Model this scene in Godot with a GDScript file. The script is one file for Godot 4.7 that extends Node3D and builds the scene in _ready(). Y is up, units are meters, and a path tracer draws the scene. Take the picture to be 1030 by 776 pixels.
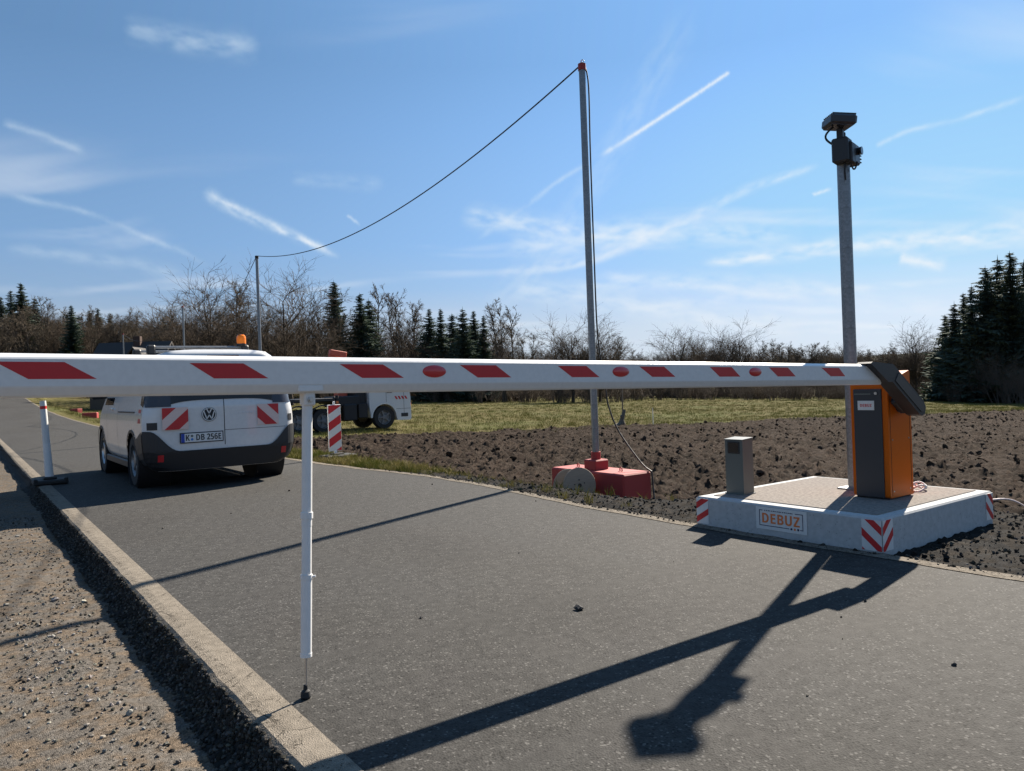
extends Node3D
# World frame: x = metres to the right across the road, -z = metres along the road, y = up.

var M := {}
var rng := RandomNumberGenerator.new()
var used := {}
var nz := FastNoiseLite.new()

func _ready() -> void:
	# camera
	var cam := Camera3D.new()
	cam.fov = 54.08
	cam.near = 0.05
	cam.far = 6000.0
	cam.position = Vector3(0, 1.2, 0)
	cam.basis = Basis(Vector3.UP, deg_to_rad(-36.0)) * Basis(Vector3(0, 0, 1), -0.036)
	cam.name = "camera"
	add_child(cam)
	# sky and exposure
	var we := WorldEnvironment.new()
	var env := Environment.new()
	env.background_mode = Environment.BG_SKY
	var sk := Sky.new()
	var pm := PanoramaSkyMaterial.new()
	var t0 := Time.get_ticks_msec()
	pm.panorama = make_sky()
	print("sky ", Time.get_ticks_msec() - t0)
	sk.sky_material = pm
	env.sky = sk
	env.background_energy_multiplier = 0.385
	env.tonemap_mode = Environment.TONE_MAPPER_LINEAR
	env.tonemap_exposure = 2.6
	env.sdfgi_enabled = true
	env.ssao_enabled = true
	env.ssil_enabled = true
	we.environment = env
	we.name = "world_environment"
	add_child(we)
	# sun, ahead and to the right
	var sun := DirectionalLight3D.new()
	sun.name = "sun"
	add_child(sun)
	sun.look_at_from_position(Vector3.ZERO, -dir_of(SUN_AZ, SUN_EL), Vector3.UP)
	sun.light_color = Color(1.0, 0.955, 0.89)
	sun.light_energy = 1.6
	sun.light_angular_distance = 0.5
	sun.shadow_enabled = true
	make_materials()
	print("materials ", Time.get_ticks_msec() - t0)
	build_ground()
	print("ground ", Time.get_ticks_msec() - t0)
	build_trees()
	print("trees ", Time.get_ticks_msec() - t0)
	build_barrier()
	build_power_line()
	build_van()
	build_truck()
	build_rest()
	print("done ", Time.get_ticks_msec() - t0)

# ---------------------------------------------------------------- mesh builder
class MB:
	var v := PackedVector3Array()
	var n := PackedVector3Array()
	var c := PackedColorArray()
	var col := Color(1, 1, 1)
	func tri(a: Vector3, b: Vector3, d: Vector3) -> void:
		var k := (b - a).cross(d - a).normalized()
		tri_n(a, b, d, k, k, k)
	func tri_n(a: Vector3, b: Vector3, d: Vector3, na: Vector3, nb: Vector3, nd: Vector3) -> void:
		v.append(a); v.append(d); v.append(b)
		n.append(na); n.append(nd); n.append(nb)
		c.append(col); c.append(col); c.append(col)
	func quad(a: Vector3, b: Vector3, d: Vector3, e: Vector3) -> void:
		tri(a, b, d); tri(a, d, e)
	func quad_n(a: Vector3, b: Vector3, d: Vector3, e: Vector3, na: Vector3, nb: Vector3, nd: Vector3, ne: Vector3) -> void:
		tri_n(a, b, d, na, nb, nd); tri_n(a, d, e, na, nd, ne)
	# chamfered box
	func box(ce: Vector3, s: Vector3, bev := 0.0, bs := Basis()) -> void:
		var h := s * 0.5
		var be: float = min(bev, min(h.x, min(h.y, h.z)) * 0.98)
		var P := func(x, y, z): return ce + bs * Vector3(x, y, z)
		for ax in 3:
			for sg in [-1.0, 1.0]:
				var u := (ax + 1) % 3
				var w := (ax + 2) % 3
				var q := []
				for k in [[-1, -1], [1, -1], [1, 1], [-1, 1]]:
					var p := Vector3.ZERO
					p[ax] = sg * h[ax]
					p[u] = k[0] * (h[u] - be)
					p[w] = k[1] * (h[w] - be)
					q.append(ce + bs * p)
				if sg > 0: quad(q[0], q[1], q[2], q[3])
				else: quad(q[3], q[2], q[1], q[0])
		if be <= 0.0: return
		for ax in 3:
			var u := (ax + 1) % 3
			var w := (ax + 2) % 3
			for su in [-1.0, 1.0]:
				for sw in [-1.0, 1.0]:
					var a := Vector3.ZERO; var b := Vector3.ZERO; var d := Vector3.ZERO; var e := Vector3.ZERO
					a[ax] = -(h[ax] - be); a[u] = su * h[u]; a[w] = sw * (h[w] - be)
					b[ax] = h[ax] - be; b[u] = su * h[u]; b[w] = sw * (h[w] - be)
					d[ax] = h[ax] - be; d[u] = su * (h[u] - be); d[w] = sw * h[w]
					e[ax] = -(h[ax] - be); e[u] = su * (h[u] - be); e[w] = sw * h[w]
					if su * sw < 0: quad(ce + bs * a, ce + bs * b, ce + bs * d, ce + bs * e)
					else: quad(ce + bs * e, ce + bs * d, ce + bs * b, ce + bs * a)
		for sx in [-1.0, 1.0]:
			for sy in [-1.0, 1.0]:
				for sz in [-1.0, 1.0]:
					var a := ce + bs * Vector3(sx * h.x, sy * (h.y - be), sz * (h.z - be))
					var b := ce + bs * Vector3(sx * (h.x - be), sy * h.y, sz * (h.z - be))
					var d := ce + bs * Vector3(sx * (h.x - be), sy * (h.y - be), sz * h.z)
					if sx * sy * sz > 0: tri(a, b, d)
					else: tri(a, d, b)
	func cyl(a: Vector3, b: Vector3, r0: float, r1: float, seg := 10, cap := true) -> void:
		var d := (b - a).normalized()
		var x := d.cross(Vector3.UP if absf(d.y) < 0.9 else Vector3.RIGHT).normalized()
		var y := d.cross(x)
		for k in seg:
			var t0 := TAU * k / seg
			var t1 := TAU * (k + 1) / seg
			var n0 := x * cos(t0) + y * sin(t0)
			var n1 := x * cos(t1) + y * sin(t1)
			quad_n(a + n0 * r0, a + n1 * r0, b + n1 * r1, b + n0 * r1, n0, n1, n1, n0)
			if cap:
				if r0 > 0: tri(a, a + n1 * r0, a + n0 * r0)
				if r1 > 0: tri(b, b + n0 * r1, b + n1 * r1)
	func tube(path: Array, r: float, seg := 6) -> void:
		for k in path.size() - 1:
			cyl(path[k], path[k + 1], r, r, seg, k == 0 or k == path.size() - 2)
	func torus(ce: Vector3, axis: Vector3, R: float, r: float, seg := 20, ms := 8) -> void:
		var d := axis.normalized()
		var x := d.cross(Vector3.UP if absf(d.y) < 0.9 else Vector3.RIGHT).normalized()
		var y := d.cross(x)
		for k in seg:
			for m in ms:
				var q := []
				var nn := []
				for e in [[k, m], [k + 1, m], [k + 1, m + 1], [k, m + 1]]:
					var t: float = TAU * e[0] / seg
					var s: float = TAU * e[1] / ms
					var o := x * cos(t) + y * sin(t)
					var no := o * cos(s) + d * sin(s)
					q.append(ce + o * R + no * r)
					nn.append(no)
				quad_n(q[0], q[1], q[2], q[3], nn[0], nn[1], nn[2], nn[3])
	# lathe around axis from origin o: prof = [[radius, along], ...]
	func lathe(o: Vector3, axis: Vector3, prof: Array, seg := 20) -> void:
		var d := axis.normalized()
		var x := d.cross(Vector3.UP if absf(d.y) < 0.9 else Vector3.RIGHT).normalized()
		var y := d.cross(x)
		for i in prof.size() - 1:
			var dr: float = prof[i + 1][0] - prof[i][0]
			var dl: float = prof[i + 1][1] - prof[i][1]
			for k in seg:
				var t0 := TAU * k / seg
				var t1 := TAU * (k + 1) / seg
				var o0 := x * cos(t0) + y * sin(t0)
				var o1 := x * cos(t1) + y * sin(t1)
				var n0 := (o0 * dl - d * dr).normalized()
				var n1 := (o1 * dl - d * dr).normalized()
				quad_n(o + o0 * prof[i][0] + d * prof[i][1], o + o1 * prof[i][0] + d * prof[i][1], o + o1 * prof[i + 1][0] + d * prof[i + 1][1], o + o0 * prof[i + 1][0] + d * prof[i + 1][1], n0, n1, n1, n0)
	# polygon in the plane (ex, ey) through o, extruded by t along ex x ey (outwards)
	func plate(o: Vector3, ex: Vector3, ey: Vector3, poly: PackedVector2Array, t: float) -> void:
		if Geometry2D.is_polygon_clockwise(poly): poly.reverse()
		var nn := ex.cross(ey).normalized()
		var idx := Geometry2D.triangulate_polygon(poly)
		var P := []
		for p in poly: P.append(o + ex * p.x + ey * p.y)
		for k in range(0, idx.size(), 3):
			var a: Vector3 = P[idx[k]]; var b: Vector3 = P[idx[k + 1]]; var d: Vector3 = P[idx[k + 2]]
			if (b - a).cross(d - a).dot(nn) < 0:
				var s := b; b = d; d = s
			tri(a + nn * t, b + nn * t, d + nn * t)
			tri(a, d, b)
		for k in P.size():
			var a: Vector3 = P[k]; var b: Vector3 = P[(k + 1) % P.size()]
			quad(a, b, b + nn * t, a + nn * t)
	func mesh(m: Material) -> ArrayMesh:
		var am := ArrayMesh.new()
		var arr := []
		arr.resize(Mesh.ARRAY_MAX)
		arr[Mesh.ARRAY_VERTEX] = v
		arr[Mesh.ARRAY_NORMAL] = n
		arr[Mesh.ARRAY_COLOR] = c
		am.add_surface_from_arrays(Mesh.PRIMITIVE_TRIANGLES, arr)
		am.surface_set_material(0, m)
		return am

func rect(x0: float, y0: float, x1: float, y1: float) -> PackedVector2Array:
	return PackedVector2Array([Vector2(x0, y0), Vector2(x1, y0), Vector2(x1, y1), Vector2(x0, y1)])

func part(called: String, mb: MB, m: Material, parent: Node3D, label := "") -> MeshInstance3D:
	var o := MeshInstance3D.new()
	o.name = called
	o.mesh = mb.mesh(m)
	parent.add_child(o, true)
	if label: o.set_meta("label", label)
	return o

func numbered(called: String) -> String:
	var k: int = used.get(called, -1) + 1
	used[called] = k
	return called if k == 0 else "%s_%03d" % [called, k]

func thing(called: String, label: String, cat: String, at := Vector3.ZERO, turn := 0.0, group := "") -> Node3D:
	var o := Node3D.new()
	o.name = numbered(called)
	add_child(o)
	o.position = at
	o.rotation.y = turn
	o.set_meta("label", label)
	o.set_meta("category", cat)
	if group: o.set_meta("group", group)
	return o

func single(called: String, mb: MB, m: Material, label: String, cat: String, at := Vector3.ZERO, turn := 0.0, group := "") -> MeshInstance3D:
	var o := part(numbered(called), mb, m, self)
	o.position = at
	o.rotation.y = turn
	o.set_meta("label", label)
	o.set_meta("category", cat)
	if group: o.set_meta("group", group)
	return o

func struct(called: String, mb: MB, m: Material) -> MeshInstance3D:
	var o := part(called, mb, m, self)
	o.set_meta("kind", "structure")
	return o

func scatter(called: String, label: String, cat: String, mesh: Mesh, xf: Array, cols: Array, parent: Node3D = self) -> MultiMeshInstance3D:
	var mm := MultiMesh.new()
	mm.transform_format = MultiMesh.TRANSFORM_3D
	mm.use_colors = true
	mm.mesh = mesh
	mm.instance_count = xf.size()
	for k in xf.size():
		mm.set_instance_transform(k, xf[k])
		mm.set_instance_color(k, cols[k])
	var o := MultiMeshInstance3D.new()
	o.name = called
	o.multimesh = mm
	parent.add_child(o, true)
	o.set_meta("kind", "stuff")
	o.set_meta("label", label)
	if parent == self: o.set_meta("category", cat)
	return o

# ---------------------------------------------------------------- materials
func lin(r: float, g: float, b: float) -> Color:
	return Color(r, g, b).linear_to_srgb()

func mat(r: float, g: float, b: float, rough := 0.7, metal := 0.0) -> StandardMaterial3D:
	var m := StandardMaterial3D.new()
	m.albedo_color = lin(r, g, b)
	m.roughness = rough
	m.metallic = metal
	m.vertex_color_use_as_albedo = true
	return m

func noise_bytes(size: int, sd: int, freq: float, type: int, oct := 3, ret := -1) -> PackedByteArray:
	var f := FastNoiseLite.new()
	f.seed = sd
	f.frequency = freq
	f.noise_type = type
	f.fractal_octaves = oct
	if oct <= 1: f.fractal_type = FastNoiseLite.FRACTAL_NONE
	if ret >= 0: f.cellular_return_type = ret
	f.cellular_jitter = 1.0
	return f.get_seamless_image(size, size, false, false, 0.12).get_data()

func image_from(size: int, fn: Callable, stride := 1) -> Image:
	# fn gets the index into noise of size * stride a side
	var d := PackedByteArray()
	d.resize(size * size * 3)
	var k := 0
	for y in size:
		var i := y * stride * size * stride
		for x in size:
			var c: Color = fn.call(i)
			d[k] = c.r8; d[k + 1] = c.g8; d[k + 2] = c.b8
			k += 3
			i += stride
	return Image.create_from_data(size, size, false, Image.FORMAT_RGB8, d)

func tex(img: Image) -> ImageTexture:
	return ImageTexture.create_from_image(img)

func normal_tex(size: int, bytes: PackedByteArray, strength: float) -> ImageTexture:
	var im := Image.create_from_data(size, size, false, Image.FORMAT_L8, bytes)
	im.convert(Image.FORMAT_RGBA8)
	im.bump_map_to_normal_map(strength)
	return ImageTexture.create_from_image(im)

func ground_mat(albedo: Texture2D, nrm: Texture2D, tile: float, rough: float, nscale := 1.0) -> StandardMaterial3D:
	var m := StandardMaterial3D.new()
	m.albedo_texture = albedo
	m.vertex_color_use_as_albedo = true
	m.roughness = rough
	m.metallic_specular = 0.12
	if nrm:
		m.normal_enabled = true
		m.normal_texture = nrm
		m.normal_scale = nscale
	m.uv1_triplanar = true
	m.uv1_world_triplanar = true
	m.uv1_scale = Vector3.ONE / tile
	return m

func make_materials() -> void:
	var S := 1024
	var cv := FastNoiseLite.RETURN_CELL_VALUE
	var ds := FastNoiseLite.RETURN_DISTANCE
	# asphalt: small light and dark chippings in a grey binder
	var a1 := noise_bytes(S, 1, 0.16, FastNoiseLite.TYPE_CELLULAR, 1, cv)
	var a2 := noise_bytes(S, 2, 0.30, FastNoiseLite.TYPE_SIMPLEX, 2)
	var a3 := noise_bytes(S, 3, 0.012, FastNoiseLite.TYPE_SIMPLEX, 4)
	var a4 := noise_bytes(S, 4, 0.16, FastNoiseLite.TYPE_CELLULAR, 1, ds)
	M.asphalt = ground_mat(tex(image_from(S, func(i):
		var s: float = a1[i] / 255.0
		var g: float = 0.041 + 0.028 * (a2[i] / 255.0 - 0.5) + 0.020 * (a3[i] / 255.0 - 0.5)
		g *= 0.80 + 0.42 * s
		if s > 0.95: g += 0.05
		elif s < 0.06: g *= 0.62
		return lin(g * 1.03, g, g * 0.94))), normal_tex(S, a4, 3.0), 1.35, 0.85, 0.45)
	# old concrete edging: pale, sandy, finely cracked
	var c1 := noise_bytes(S, 11, 0.014, FastNoiseLite.TYPE_CELLULAR, 1, FastNoiseLite.RETURN_DISTANCE2_SUB)
	var c2 := noise_bytes(S, 12, 0.22, FastNoiseLite.TYPE_SIMPLEX, 3)
	var c3 := noise_bytes(S, 13, 0.02, FastNoiseLite.TYPE_SIMPLEX, 4)
	M.edging = ground_mat(tex(image_from(S, func(i):
		var g: float = 0.175 + 0.15 * (c2[i] / 255.0 - 0.5) + 0.10 * (c3[i] / 255.0 - 0.5)
		if c1[i] < 9 and c3[i] > 96: g *= 0.42
		if a1[i] < 22: g *= 0.5
		return lin(g * 1.07, g * 0.94, g * 0.77))), normal_tex(S, c2, 4.0), 1.7, 0.92, 0.7)
	# clean cast concrete
	M.concrete = ground_mat(tex(image_from(S / 2, func(i):
		var g: float = 0.45 + 0.04 * (c2[i] / 255.0 - 0.5) + 0.09 * (c3[i] / 255.0 - 0.5)
		if a1[i] < 4: g *= 0.7
		return lin(g * 0.98, g * 1.0, g * 1.0), 2)), normal_tex(S, c2, 1.0), 1.3, 0.75, 0.5)
	M.deck = ground_mat(tex(image_from(S / 2, func(i):
		var g: float = 0.20 + 0.08 * (c2[i] / 255.0 - 0.5) + 0.12 * (c3[i] / 255.0 - 0.5)
		return lin(g * 1.08, g * 0.98, g * 0.89), 2)), normal_tex(S, c2, 2.0), 0.9, 0.9, 0.6)
	# trodden gravel and earth
	var g1 := noise_bytes(S, 21, 0.07, FastNoiseLite.TYPE_CELLULAR, 1, cv)
	var g2 := noise_bytes(S, 22, 0.2, FastNoiseLite.TYPE_SIMPLEX, 3)
	var g3 := noise_bytes(S, 23, 0.008, FastNoiseLite.TYPE_SIMPLEX, 4)
	var g4 := noise_bytes(S, 24, 0.07, FastNoiseLite.TYPE_CELLULAR, 1, ds)
	M.gravel = ground_mat(tex(image_from(S, func(i):
		var e: float = g3[i] / 255.0
		var s: float = a1[i] / 255.0 * 0.6 + g1[i] / 255.0 * 0.4
		var g: float = 0.100 * (0.40 + 1.10 * s) + 0.075 * (g2[i] / 255.0 - 0.5)
		var brown := clampf((e - 0.36) * 3.0, 0.0, 1.0)
		return lin(g * lerpf(1.06, 1.20, brown), g * lerpf(0.96, 0.95, brown), g * lerpf(0.84, 0.71, brown)))), normal_tex(S, g2, 4.0), 1.5, 0.95, 0.6)
	# ploughed soil
	M.soil = ground_mat(tex(image_from(S, func(i):
		var e: float = g3[i] / 255.0
		var g: float = 0.039 * (0.70 + 0.6 * g1[i] / 255.0) + 0.030 * (g2[i] / 255.0 - 0.5)
		if a2[i] > 222: g *= 1.4
		return lin(g * (1.18 + 0.2 * (e - 0.5)), g * 0.89, g * 0.70))), normal_tex(S, g2, 8.0), 1.9, 0.95, 1.0)
	# spring meadow, green with straw
	M.meadow = ground_mat(tex(image_from(S / 2, func(i):
		var e: float = clampf((g3[i] / 255.0 - 0.40) * 4.0, 0.0, 1.0)
		var f: float = 0.55 + 0.9 * g2[i] / 255.0
		var k: float = 0.6 * e + 0.4 * a2[i] / 255.0
		return lin(f * lerpf(0.155, 0.104, k), f * lerpf(0.128, 0.106, k), f * lerpf(0.066, 0.034, k)), 2)), normal_tex(S, g2, 8.0), 7.0, 0.95, 1.0)
	M.meadow.uv1_scale = Vector3(1.0 / 7.0, 1.0 / 7.0, 1.0 / 7.0)
	M.litter = ground_mat(tex(image_from(S / 2, func(i):
		var f: float = 0.5 + 1.0 * g2[i] / 255.0
		var e: float = g3[i] / 255.0
		return lin(f * 0.065, f * (0.052 + 0.012 * e), f * 0.032), 2)), normal_tex(S, g2, 8.0), 3.0, 0.95, 1.0)
	# dusty film for painted things: a faint grain in the coat
	var pt := tex(image_from(512, func(i):
		var j: int = i
		var g: float = 0.97 + 0.012 * (c2[j] / 255.0 - 0.5) + 0.035 * (c3[j] / 255.0 - 0.5)
		return Color(g, g, g * 0.995), 2))
	var rt := tex(image_from(512, func(i):
		var j: int = i
		var g: float = 0.9 + 0.16 * (c3[j] / 255.0 - 0.5) + 0.02 * (c2[j] / 255.0 - 0.5)
		return Color(g, g, g), 2))
	var paint := func(r, g, b, rough, tile := 0.8):
		var m := mat(r, g, b, rough)
		m.albedo_texture = pt
		m.roughness_texture = rt
		m.uv1_triplanar = true
		m.uv1_scale = Vector3.ONE / float(tile)
		return m
	M.white = paint.call(0.76, 0.76, 0.76, 0.42)
	M.boom = paint.call(0.76, 0.76, 0.76, 0.38)
	M.body = paint.call(0.70, 0.70, 0.70, 0.25, 1.7)
	M.body.clearcoat_enabled = true
	M.body.clearcoat = 0.6
	M.body.clearcoat_roughness = 0.05
	M.truck_white = paint.call(0.70, 0.70, 0.70, 0.4, 1.7)
	M.red = paint.call(0.50, 0.022, 0.030, 0.42)
	M.red_film = paint.call(0.56, 0.020, 0.026, 0.45)
	M.pale_film = paint.call(0.78, 0.60, 0.55, 0.55)
	M.white_film = paint.call(0.70, 0.70, 0.69, 0.5)
	M.orange = paint.call(0.62, 0.115, 0.004, 0.34, 0.5)
	M.orange.metallic_specular = 0.3
	M.anthracite = paint.call(0.030, 0.033, 0.040, 0.45, 0.5)
	M.grey_box = paint.call(0.115, 0.125, 0.115, 0.45, 0.5)
	M.block_red = paint.call(0.33, 0.036, 0.032, 0.75, 0.6)
	M.plastic = paint.call(0.022, 0.023, 0.026, 0.55, 0.5)
	M.rubber = paint.call(0.016, 0.016, 0.017, 0.85, 0.3)
	M.black = mat(0.012, 0.012, 0.014, 0.6)
	M.dark_glass = mat(0.010, 0.012, 0.015, 0.06)
	M.red_lens = mat(0.55, 0.012, 0.018, 0.12)
	M.red_lens.clearcoat_enabled = true
	M.amber = mat(0.92, 0.21, 0.006, 0.15)
	M.smoke_lens = mat(0.05, 0.05, 0.06, 0.08)
	M.navy = mat(0.018, 0.022, 0.07, 0.5)
	M.sign_orange = mat(0.72, 0.19, 0.05, 0.5)
	M.plate_blue = mat(0.01, 0.05, 0.35, 0.4)
	M.sky_blue_print = mat(0.03, 0.18, 0.5, 0.5)
	# galvanised steel: spangle
	var z1 := noise_bytes(512, 41, 0.055, FastNoiseLite.TYPE_CELLULAR, 1, cv)
	var zt := tex(image_from(512, func(i):
		var g: float = 0.20 + 0.08 * z1[i] / 255.0 + 0.05 * (c3[(i / 512) * 1024 + (i % 512)] / 255.0 - 0.5)
		return lin(g * 0.97, g, g * 1.03)))
	M.galv = StandardMaterial3D.new()
	M.galv.albedo_texture = zt
	M.galv.metallic = 0.75
	M.galv.roughness = 0.42
	M.galv.uv1_triplanar = true
	M.rim_dark = mat(0.16, 0.16, 0.165, 0.5, 0.4)
	M.galv.uv1_scale = Vector3.ONE * 3.0
	M.steel = mat(0.5, 0.5, 0.5, 0.3, 0.9)
	# weathered plywood of the cable drum
	var w1 := noise_bytes(512, 51, 0.02, FastNoiseLite.TYPE_SIMPLEX, 4)
	var wt := tex(image_from(512, func(i):
		var y: int = i / 512
		var x: int = i % 512
		var g: float = 0.26 + 0.10 * (w1[((y * 7) % 512) * 512 + x / 3] / 255.0 - 0.5)
		return lin(g * 1.18, g * 0.95, g * 0.70)))
	M.ply = mat(1, 1, 1, 0.85)
	M.ply.albedo_texture = wt
	M.ply.uv1_triplanar = true
	M.ply.uv1_scale = Vector3.ONE * 1.5
	M.cable = mat(0.015, 0.015, 0.016, 0.6)
	M.bark = mat(0.075, 0.064, 0.054, 0.95)
	M.twig = mat(0.085, 0.069, 0.055, 0.95)
	M.twig_pale = mat(0.115, 0.096, 0.075, 0.95)
	M.needle = mat(0.085, 0.110, 0.085, 0.8)
	M.needle.backlight_enabled = true
	M.needle.backlight = lin(0.08, 0.10, 0.06)
	M.brush = mat(0.095, 0.074, 0.056, 0.95)
	M.blade = mat(1, 1, 1, 0.75)
	M.blade.backlight_enabled = true
	M.blade.backlight = lin(0.16, 0.17, 0.05)
	M.stone = mat(1, 1, 1, 0.92)
	M.dark_stone = mat(0.035, 0.034, 0.033, 0.9)
	M.clod = ground_mat(M.soil.albedo_texture, M.soil.normal_texture, 1.3, 0.95, 1.0)
	M.roof_tile = mat(0.035, 0.030, 0.028, 0.8)
	M.house_wall = mat(0.10, 0.075, 0.055, 0.9)
	M.brick_dark = mat(0.07, 0.04, 0.03, 0.9)
	M.wood_old = mat(0.12, 0.10, 0.08, 0.9)
	M.far_wood = mat(0.036, 0.040, 0.032, 0.95)
	for k in [M.far_wood, M.bark, M.twig, M.twig_pale, M.needle, M.blade, M.stone]: k.metallic_specular = 0.1
	M.asphalt.metallic_specular = 0.27

# ---------------------------------------------------------------- sky
const SUN_AZ := 68.0   # degrees to the right of the road's direction
const SUN_EL := 36.8

func dir_of(az: float, el: float) -> Vector3:
	var a := deg_to_rad(az)
	var e := deg_to_rad(el)
	return Vector3(sin(a) * cos(e), sin(e), -cos(a) * cos(e))

func make_sky() -> ImageTexture:
	var W := 2048
	var HH := 1024
	var d := PackedByteArray()
	d.resize(W * HH * 3)
	var sun := dir_of(SUN_AZ, SUN_EL)
	var f := FastNoiseLite.new()
	f.seed = 77; f.frequency = 1.0; f.fractal_octaves = 5; f.noise_type = FastNoiseLite.TYPE_SIMPLEX
	var f2 := FastNoiseLite.new()
	f2.seed = 78; f2.frequency = 0.55; f2.fractal_octaves = 2; f2.noise_type = FastNoiseLite.TYPE_SIMPLEX
	# clear air: [sine of elevation, colour], brighter towards the sun
	var air := [[-1.0, Vector3(0.60, 0.68, 0.78)], [0.0, Vector3(0.66, 0.72, 0.79)], [0.07, Vector3(0.56, 0.665, 0.79)], [0.13, Vector3(0.36, 0.56, 0.84)], [0.185, Vector3(0.285, 0.505, 0.84)], [0.32, Vector3(0.205, 0.395, 0.71)], [0.39, Vector3(0.167, 0.335, 0.615)], [0.65, Vector3(0.135, 0.28, 0.53)], [1.01, Vector3(0.115, 0.245, 0.48)]]
	var white := Vector3(0.88, 0.93, 0.98)
	var k := 0
	for y in HH:
		var el := PI * 0.5 - PI * (y + 0.5) / HH
		if el < -0.03:
			var low := Color(0.20, 0.19, 0.17).linear_to_srgb()
			for x in W:
				d[k] = low.r8; d[k + 1] = low.g8; d[k + 2] = low.b8
				k += 3
			continue
		var ce := cos(el)
		var se := maxf(sin(el), 0.0)
		var g := pow(1.0 - se, 4.0)
		var base0 := Vector3.ZERO
		for q in air.size() - 1:
			if se >= air[q][0] and se < air[q + 1][0]:
				base0 = air[q][1].lerp(air[q + 1][1], (se - air[q][0]) / (air[q + 1][0] - air[q][0]))
		for x in W:
			var az := TAU * (x + 0.5) / W
			var dir := Vector3(sin(az) * ce, se, -cos(az) * ce)
			var ang := dir.dot(sun)
			var cs := clampf(ang, 0.0, 1.0)
			var c := base0 * (0.75 + 0.95 * pow(cs, 4.0))
			c = Vector3(minf(c.x, 0.95), minf(c.y, 0.96), minf(c.z, 0.97))
			# thin cirrus on a high plane, drawn out along one direction
			var q := 1.0 / (se + 0.10)
			var px := dir.x * q
			var pz := dir.z * q
			var sx := px * 0.82 + pz * 0.57
			var sz := -px * 0.57 + pz * 0.82
			var m := f2.get_noise_2d(sx * 0.8 + 5.0, sz * 0.8) * 0.5 + 0.5
			var t := f.get_noise_2d(sx * 0.35, sz * 1.5 + 0.5 * m) * 0.5 + 0.5
			var cl := smoothstep(0.52, 0.95, t) * smoothstep(0.38, 0.75, m) * (0.12 + 0.62 * g)
			c = c.lerp(white, clampf(cl, 0.0, 0.8))
			var o := Color(c.x, c.y, c.z).linear_to_srgb()
			d[k] = o.r8; d[k + 1] = o.g8; d[k + 2] = o.b8
			k += 3
	var im := Image.create_from_data(W, HH, false, Image.FORMAT_RGB8, d)
	im.resize(4096, 2048, Image.INTERPOLATE_CUBIC)
	# condensation trails and one painted lens flare streak: [strength, half width start, half width end (px of 0.088 degrees), [azimuth, elevation, ...]]
	var trails_and_flare := [
		[0.95,1.6,2.2,[52.9,21.2,49.7,19.7,46.0,17.9,42.8,16.3]],
		[0.35,2.2,3,[42.8,16.3,40.1,15.0,36.6,12.7,33.4,10.9]],
		[0.85,6,3.5,[14.2,14.4,15.4,13.5,16.6,12.9,18.0,12.3,20.6,11.2,22.1,10.5,23.7,9.8]],
		[0.3,3,3,[2.3,13.1,4.4,12.7,6.6,12.4,9.5,11.3,12.5,10.1,14.6,9.0]],
		[0.32,4,4,[2.4,17.3,4.8,16.7,7.2,16.0]],
		[0.5,5,7,[34.8,8.4,38.2,8.7,42.0,9.2,45.7,10.2,49.4,11.5,51.6,12.5]],
		[0.5,6,3,[49.4,11.5,52.3,12.8,55.0,13.6,58.9,14.4]],
		[0.35,3,4,[38.6,8.4,42.7,9.1,46.5,10.5,50.1,12.2]],
		[0.7,1.5,1.5,[58.1,12.4,59.5,12.7]],
		[0.4,2,3,[62.2,15.0,64.0,15.6,65.2,15.7,66.8,15.8,69.1,16.1,71.2,16.4]],
		[0.75,5,12,[50.0,8.4,56.2,8.6,60.1,8.8,64.4,8.6,72.9,8.3]],
		[0.4,5,5,[42.7,8.1,48.5,7.0,52.7,6.3,56.8,5.4,58.7,4.8]],
		[0.35,6,3,[44.1,5.3,51.3,5.7,58.7,5.8,63.1,5.8,68.2,5.8]],
		[0.75,7,5,[63.3,7.6,64.4,7.3,65.2,7.1,66.3,6.7]],
		[0.16,14,18,[33.6,5.9,37.4,8.0,42.9,15.0,46.9,20.7,51.0,26.4]],  # broad faint streak: lens flare painted into the sky
		[0.22,5,8,[2.2,9.7,5.4,9.5,10.0,9.0,13.7,7.9]],
		[0.3,9,12,[9.3,23.8,13.7,23.6,18.6,23.5]],
		[0.25,6,6,[12.4,23.0,15.3,23.7,18.7,23.9]],
		[0.55,10,14,[32.3,12.9,36.8,12.1,42.1,11.1,48.7,10.9]],
		[0.45,12,14,[35.3,10.3,41.3,10.4,46.5,10.8,52.9,10.3,58.2,9.5]],
		[0.35,10,10,[39.7,7.2,48.5,7.2,56.8,6.2,63.1,5.0]],
		[0.18,6,8,[20.0,15.3,23.6,15.2,27.2,15.0]],
		[0.4,12,14,[35.5,7.4,42.6,6.3,51.3,4.3,58.6,3.1]],
		[0.25,8,12,[60.0,5.2,65.4,4.1,70.8,4.3]],
		[0.5,1.2,1.2,[24.1,12.9,25.1,12.1]],
	]
	var nn := FastNoiseLite.new()
	nn.seed = 9; nn.frequency = 0.045; nn.fractal_octaves = 3
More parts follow.
